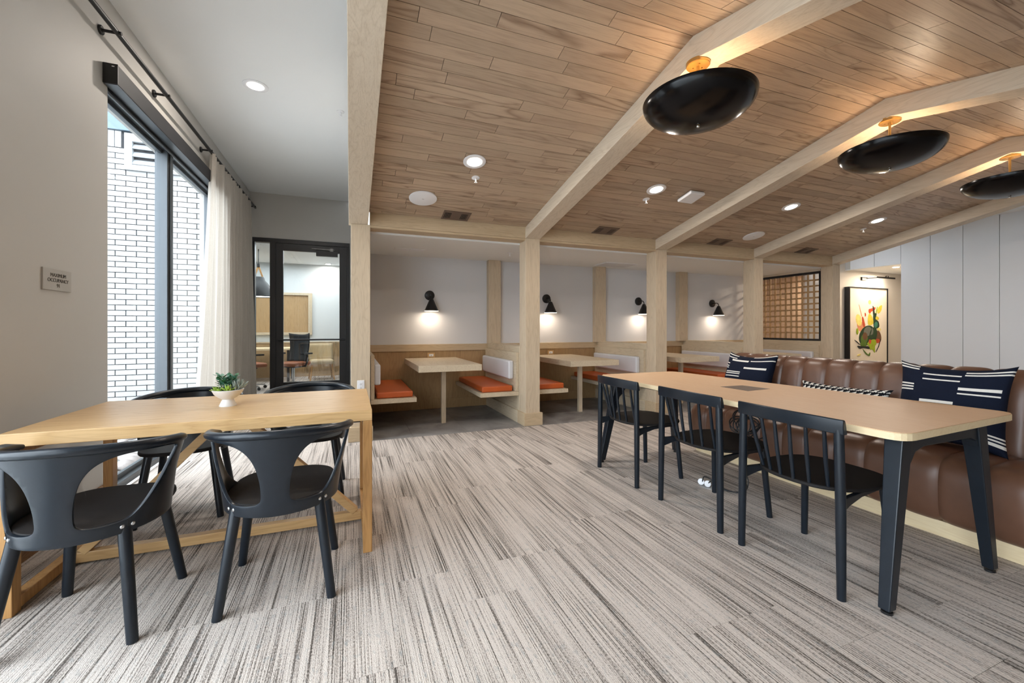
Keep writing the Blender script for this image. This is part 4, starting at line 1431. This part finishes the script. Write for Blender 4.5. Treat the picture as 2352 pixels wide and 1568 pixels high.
for k in range(20):
    az, rad = random.uniform(0, 6.28), random.uniform(0.0, 0.035)
    b0 = Vector((-0.012 + 0.02 * math.cos(az), 0.02 + 0.02 * math.sin(az), 0.088))
    b1 = Vector((-0.012 + (rad + .015) * math.cos(az), 0.02 + (rad + .015) * math.sin(az), 0.088 + random.uniform(0.03, 0.085)))
    st.tube([b0, (b0 + b1) / 2 + Vector((0, 0, .01)), b1], 0.0018, 6)
    for j in range(7):
        q = b0.lerp(b1, 0.35 + 0.65 * j / 6)
        a2 = j * 2.4 + k
        leaf_mesh(lf_ if (j + k) % 3 else ld_, q, (math.cos(a2), math.sin(a2), random.uniform(.1, .8)), random.uniform(.018, .03), 0.0095, 0.002, 0.15, 4)
st.build('stems', 'leaf_d', sb)
lf_.build('foliage', 'leaf_a', sb, smooth=50)
ld_.build('foliage', 'leaf_d', sb, smooth=50)

# ---- power cord bundle, plugs and floor box
fb = thing('floor_box', 'round grey power box cover in the carpet under the tan table', 'floor box', (2.51, 2.375, 0.0))
MB().lathe([(0, 0.005), (0.066, 0.005), (0.072, 0.003), (0.073, 0.0)], 40).build('cover', 'grey_plastic', fb, smooth=40)
pc = thing('power_cord', 'black power cord bundled under the tan table with two white plugs', 'cord', (2.62, 2.2, 0.0))
ox, oy = 2.62, 2.2
def cord(pts):
    return catmull([(a - ox, b - oy, c) for a, b, c in pts], 5, False)
MB().tube(cord([(2.64, 2.19, .715), (2.635, 2.17, .62), (2.61, 2.155, .54), (2.60, 2.16, .42), (2.59, 2.19, .25), (2.60, 2.16, .12), (2.615, 2.15, .05), (2.58, 2.19, .012), (2.52, 2.28, .010), (2.49, 2.34, .06), (2.47, 2.39, .07), (2.463, 2.40, .03)]), 0.0042, 8).build('cord', 'black_metal', pc, smooth=60)
MB().tube(cord([(2.60, 2.17, .44), (2.63, 2.15, .30), (2.615, 2.19, .20), (2.63, 2.15, .10), (2.60, 2.16, .02), (2.55, 2.22, .010), (2.50, 2.28, .03), (2.48, 2.33, .055), (2.472, 2.355, .03)]), 0.0042, 8).build('cord', 'black_metal', pc, smooth=60)
random.seed(5)
for k in range(7):
    cx_, cy_, cz_ = -0.02 + random.uniform(-.012, .012), -0.045 + random.uniform(-.015, .015), 0.50 + random.uniform(-.035, .03)
    lp = []
    a0 = random.uniform(0, 6.28)
    tl = random.uniform(-.6, .6)
    for j in range(29):
        a = a0 + j / 28 * 2 * PI * 1.05
        rr = 0.062 + 0.018 * math.sin(2 * a + k)
        hh = rr * 1.15 * math.cos(a) + (0.03 if k % 3 == 0 else -0.02)
        dd = rr * 0.5 * math.sin(a + tl)
        lp.append((cx_ + 0.64 * hh + 0.77 * dd, cy_ - 0.77 * hh + 0.64 * dd, cz_ + rr * math.sin(a)))
    MB().tube(lp, 0.0042, 8).build('cord_loop', 'black_metal', pc, smooth=60)
MB().bar((-.035, -.045, .5), (.0, -.045, .5), 0.012, 0.03).build('cable_tie', 'black_metal', pc)
for (x, y) in ((2.452, 2.403), (2.463, 2.352)):
    d = Vector((-0.75, -0.62, 0.25)).normalized()
    p = Vector((x - ox + .012, y - oy + .01, 0.026))
    pl = MB().lathe([(0, 0.014), (0.022, 0.012), (0.024, 0.006), (0.024, -0.002)], 24, p, d)
    b_ = pl.build('plug_cap', 'white_plastic', pc, smooth=40)
    MB().lathe([(0.023, -0.002), (0.02, -0.018), (0.008, -0.03), (0.0, -0.03)], 24, p, d).build('plug', 'black_metal', pc, smooth=40)

# ---- painting and picture light in the alcove
pt = thing('painting', 'tall abstract painting of leaves in a black frame on the alcove wall', 'painting', (9.6, 5.239, 1.12))
AX0, AX1, AZ0, AZ1 = 8.985, 10.215, 0.30, 1.985
f = MB()
for b in ((AX0, AX0 + .02, AZ0, AZ1), (AX1 - .02, AX1, AZ0, AZ1), (AX0 + .02, AX1 - .02, AZ0, AZ0 + .02), (AX0 + .02, AX1 - .02, AZ1 - .02, AZ1)):
    f.box(b[0] - 9.6, b[1] - 9.6, -0.09, 0, b[2] - 1.12, b[3] - 1.12)
f.build('frame', 'frame_black', pt)
box('canvas', 'canvas', AX0 + .02 - 9.6, AX1 - .02 - 9.6, -0.075, -0.01, AZ0 + .02 - 1.12, AZ1 - .02 - 1.12, pt)
PC = {'yellow': srgb(226, 206, 70), 'pale': srgb(240, 224, 130), 'red': srgb(196, 78, 42), 'coral': srgb(228, 150, 110), 'green': srgb(88, 120, 40), 'dkgreen': srgb(34, 62, 34), 'lime': srgb(160, 180, 40), 'black': srgb(28, 34, 30), 'brown': srgb(110, 76, 50), 'teal': srgb(60, 130, 110), 'grey': srgb(110, 112, 104)}
for k_, c_ in PC.items():
    M['paint_' + k_] = plain('paint_' + k_, c_, 0.7, var=0.3, scale=14)
layer = [0]
def paint(col, pts, smooth=True):
    """points in canvas pixels of the zoomed photograph: x 330..870, y 395..1450"""
    layer[0] += 1
    q = [((x - 330) / 540.0, (y - 395) / 1060.0) for x, y in pts]
    q = catmull(q, 4) if smooth else q
    dep_ = -0.0755 - 0.00025 * layer[0]
    m_ = MB().prism([(AX0 + .02 + u * (AX1 - AX0 - .04) - 9.6, AZ1 - .02 - v * 1.46 - 1.12) for u, v in q], -0.074, dep_, lambda a, b, h: (a, h, b))
    m_.build('paint_shape', 'paint_' + col, pt)
def ell(cx_, cy_, rx, ry, a=0, n=14):
    ca, sa = math.cos(R(a)), math.sin(R(a))
    return [(cx_ + rx * math.cos(2 * PI * k / n) * ca - ry * math.sin(2 * PI * k / n) * sa, cy_ + rx * math.cos(2 * PI * k / n) * sa + ry * math.sin(2 * PI * k / n) * ca) for k in range(n)]
paint('pale', ell(617, 590, 21, 32))
paint('coral', ell(480, 930, 42, 90, -12))
paint('pale', ell(460, 850, 40, 85, -10))
paint('coral', [(458, 620), (470, 640), (505, 780), (510, 800), (495, 790)], False)
paint('red', [(505, 805), (525, 815), (540, 870), (552, 930), (535, 960), (512, 900)])
paint('red', [(545, 742), (560, 755), (563, 780), (552, 800), (545, 780)])
paint('yellow', [(605, 760), (640, 780), (668, 850), (662, 905), (600, 920), (588, 850)])
paint('red', [(605, 690), (640, 680), (680, 660), (700, 665), (690, 700), (640, 725), (620, 755), (600, 730)])
paint('yellow', [(795, 628), (790, 690), (765, 735), (735, 750), (728, 700), (755, 650)])
paint('lime', [(722, 650), (732, 655), (715, 760), (700, 770)], False)
paint('black', [(658, 640), (672, 650), (695, 770), (665, 770)], False)
paint('dkgreen', [(670, 760), (715, 755), (705, 830), (745, 870), (755, 940), (720, 970), (680, 960), (670, 880)])
paint('teal', ell(705, 915, 26, 45, 10))
paint('yellow', [(715, 790), (750, 815), (735, 845), (700, 830)])
paint('dkgreen', ell(575, 1070, 105, 150, 22))
paint('grey', ell(585, 1010, 55, 70, 20))
paint('green', ell(535, 1120, 50, 75, 10))
paint('brown', ell(545, 1080, 35, 55, 0))
paint('brown', ell(740, 1090, 42, 90, -8))
paint('dkgreen', ell(665, 1060, 55, 110, 10))
paint('grey', [(650, 960), (665, 1000), (655, 1050), (625, 1060), (640, 1010)])
paint('red', ell(730, 1150, 32, 32))
paint('green', ell(525, 1190, 45, 45))
paint('black', [(440, 1215), (520, 1225), (590, 1225), (610, 1265), (520, 1250), (470, 1258)])
paint('lime', [(620, 1140), (690, 1130), (710, 1190), (690, 1230), (688, 1320), (655, 1275), (625, 1275), (600, 1220), (575, 1190)])
paint('red', [(605, 1130), (635, 1140), (622, 1190), (600, 1180)])
paint('black', [(400, 1130), (430, 1150), (475, 1195), (470, 1200), (425, 1160)], False)
paint('black', [(770, 1120), (776, 1125), (750, 1230), (705, 1312), (702, 1308), (742, 1225)], False)
paint('green', [(515, 1260), (530, 1280), (580, 1335), (600, 1340), (618, 1315), (615, 1360), (590, 1360), (545, 1320)])
paint('lime', ell(437, 1010, 14, 44))
paint('pale', ell(460, 1345, 25, 9, -20))
paint('pale', ell(750, 980, 26, 18, 20))
pl = thing('picture_light', 'slim black picture light above the alcove painting', 'picture light', (9.57, 5.239, 2.165))
box('mount', 'black_metal', -0.085, 0.085, -0.03, 0, -0.03, 0.035, pl, bevel=0.002)
MB().tube([(0.05, -0.03, 0.01), (0.36, -0.2, 0.03)], 0.008, 8).build('arm', 'black_metal', pl, smooth=40)
MB().box(0.0, 0.60, -0.232, -0.224, -0.006, 0.026).box(0.0, 0.60, -0.224, -0.19, 0.022, 0.026).build('bar', 'black_metal', pl)
MB().lathe([(0.02, -0.02), (0.02, 0.02)], 14, (0.36, -0.215, 0.035), (1, 0, 0)).build('knuckle', 'black_metal', pl)
box('strip', 'lens', 0.02, 0.58, -0.22, -0.205, 0.019, 0.0215, pl)
light('picture_light_beam', 'AREA', (9.87, 5.03, 2.18), 4, (1.0, 0.86, 0.68), 0.54, 0.012, rot=(R(30), 0, 0))

# ---- office contents
bd = thing('wall_board', 'framed oak pinboard on the office back wall', 'board', (-1.75, 11.4, 1.53))
f = MB()
for b in ((-0.95, -0.87, -.51, .51), (0.79, 0.875, -.51, .51), (-0.87, 0.79, -.51, -.45), (-0.87, 0.79, .45, .51)):
    f.box(b[0], b[1], -0.07, 0, b[2], b[3])
f.build('frame', 'bench_oak', bd, bevel=0.003)
box('panel', 'wains', -0.87, 0.79, -0.03, -0.005, -0.45, 0.45, bd)
wn = struct('baseboard_office', 'wains', [(-3.2, 0.8, 11.36, 11.4, 0, 0.82)], 'tan wainscot on the office back wall', cat='wainscot')
box('cap', 'oak_x', -3.2, 0.8, 11.345, 11.4, 0.82, 0.85, wn)
dk = thing('desk', 'pale desk against the office back wall', 'desk', (-2.1, 10.7, 0))
box('top', 'maple', -0.9, 0.9, -0.4, 0.45, 0.70, 0.74, dk, bevel=0.003)
for xx in (-0.86, 0.80):
    box('leg', 'black_metal', xx, xx + 0.05, -0.35, -0.30, 0, 0.70, dk)
    box('leg', 'black_metal', xx, xx + 0.05, 0.30, 0.35, 0, 0.70, dk)
ol = thing('office_pendant', 'dark grey bell pendant lamp with a wooden strap in the office', 'lamp', (-1.70, 9.55, 1.80))
MB().lathe([(0.0, 0.40), (0.09, 0.40), (0.105, 0.38), (0.115, 0.33), (0.17, 0.27), (0.23, 0.16), (0.285, 0.0), (0.28, 0.0), (0.22, 0.15), (0.1, 0.3)], 48).build('shade', 'black_metal', ol, smooth=45)
MB().lathe([(0.0, 0.02), (0.262, 0.02), (0.262, 0.016), (0, 0.016)], 40).build('diffuser', 'sconce_in', ol)
MB().bar((0.07, 0, 0.40), (0.0, 0, 0.62), 0.03, 0.012, up=(0, 1, 0)).bar((-0.07, 0, 0.40), (0.0, 0, 0.62), 0.03, 0.012, up=(0, 1, 0)).build('strap', 'honey_z', ol)
MB().cyl((0, 0, 0.60), (0, 0, 0.95), 0.008, n=10).cyl((0, 0, 0.6), (0, 0, 0.66), 0.025, n=14).build('cord', 'black_metal', ol)
def office_chair(lb, loc, rz):
    t = thing('office_chair', lb, 'office chair', loc, rz, group='mesh-backed office chairs')
    MB().grid(lambda u, v: ((u - .5) * (0.46 - 0.08 * (1 - v)), -0.20 - 0.07 * v + 0.10 * (2 * u - 1) ** 2 - 0.05 * math.sin(PI * v), 0.50 + 0.55 * v + 0.03 * (2 * u - 1) ** 2 * v), 12, 12).build('backrest', 'mesh_black', t, smooth=60, solid=0.02)
    def arm_side(s):
        return MB().tube([(s * .1, 0, .42), (s * .27, 0, .43), (s * .30, 0, .50), (s * .30, .0, .66)], 0.02, 8).box(s * .30 - .04, s * .30 + .04, -.12, .16, .66, .69)
    for s in (-1, 1):
        arm_side(s).build('armrest', 'black_metal', t, smooth=40)
    MB().tube([(0, -.05, .40), (0, -.26, .40), (0, -.30, .55), (0, -.29, .72)], 0.025, 8).build('spine', 'black_metal', t, smooth=40)
    se = MB().box(-.25, .25, -.22, .26, .43, .51).build('seat', 'tan_seat', t, bevel=0.035, seg=4, smooth=40)
    MB().cyl((0, 0, .10), (0, 0, .43), 0.028, n=14).build('column', 'steel', t, smooth=40)
    MB().box(-.12, .12, -.1, .12, .40, .43).build('mechanism', 'black_metal', t)
    for k in range(5):
        a = 2 * PI * k / 5 + .3
        l = MB().bar((0, 0, .11), (.30 * math.cos(a), .30 * math.sin(a), .07), .05, .035, w1=.03, h1=.025).build('base_arm', 'steel', t, bevel=0.004)
        MB().cyl((.30 * math.cos(a) - .012 * math.sin(a), .30 * math.sin(a) + .012 * math.cos(a), .03), (.30 * math.cos(a) + .012 * math.sin(a), .30 * math.sin(a) - .012 * math.cos(a), .03), 0.03, n=14).build('castor', 'black_metal', l, smooth=40)
    return t
office_chair('black mesh office chair with a rust seat behind the door glass', (-1.06, 9.35, 0), R(150))
office_chair('second mesh office chair half hidden behind the curtain edge', (-1.83, 9.3, 0), R(-60))
def wrapped(lb, loc, rz):
    t = thing('wrapped_chair', lb, 'chair', loc, rz, group='plastic-wrapped chairs')
    MB().box(-.25, .25, -.25, .27, .36, .46).build('seat', 'wrap_tan', t, bevel=0.04, seg=3, smooth=40)
    MB().grid(lambda u, v: ((u - .5) * .52, .25 + .06 * v - .06 * (2 * u - 1) ** 2, .42 + .40 * v), 10, 6).build('backrest', 'wrap_tan', t, smooth=60, solid=0.06)
    for sx in (-1, 1):
        for sy in (-1, 1):
            MB().cyl((sx * .2, sy * .2, .37), (sx * .25, sy * .25, 0), .02, .014, 12).build('leg', 'honey_z', t, smooth=40)
    def fn(u, v):
        a = 2 * PI * u
        rr = 0.36 + 0.03 * math.sin(a * 7 + v * 5) + 0.02 * math.sin(a * 13)
        return (rr * 0.92 * math.cos(a), rr * math.sin(a), 0.16 + 0.70 * v)
    MB().grid(fn, 64, 8).build('plastic_wrap', 'plastic_film', t, smooth=70)
wrapped('tan chair wrapped in clear plastic by the office back wall, behind the mesh chair', (-0.62, 10.6, 0), R(8))
wrapped('tan chair wrapped in clear plastic at the right edge of the door glass', (0.16, 10.6, 0), R(-10))
t = thing('light_switch', 'white switch plate on the office pinboard wall', 'switch', (-1.60, 11.325, 1.32))
box('plate', 'white_plastic', -0.04, 0.04, -0.008, 0.0, -0.065, 0.065, t, bevel=0.003)
box('rocker', 'white_plastic', -0.016, 0.016, -0.012, -0.007, -0.033, 0.033, t, bevel=0.002)
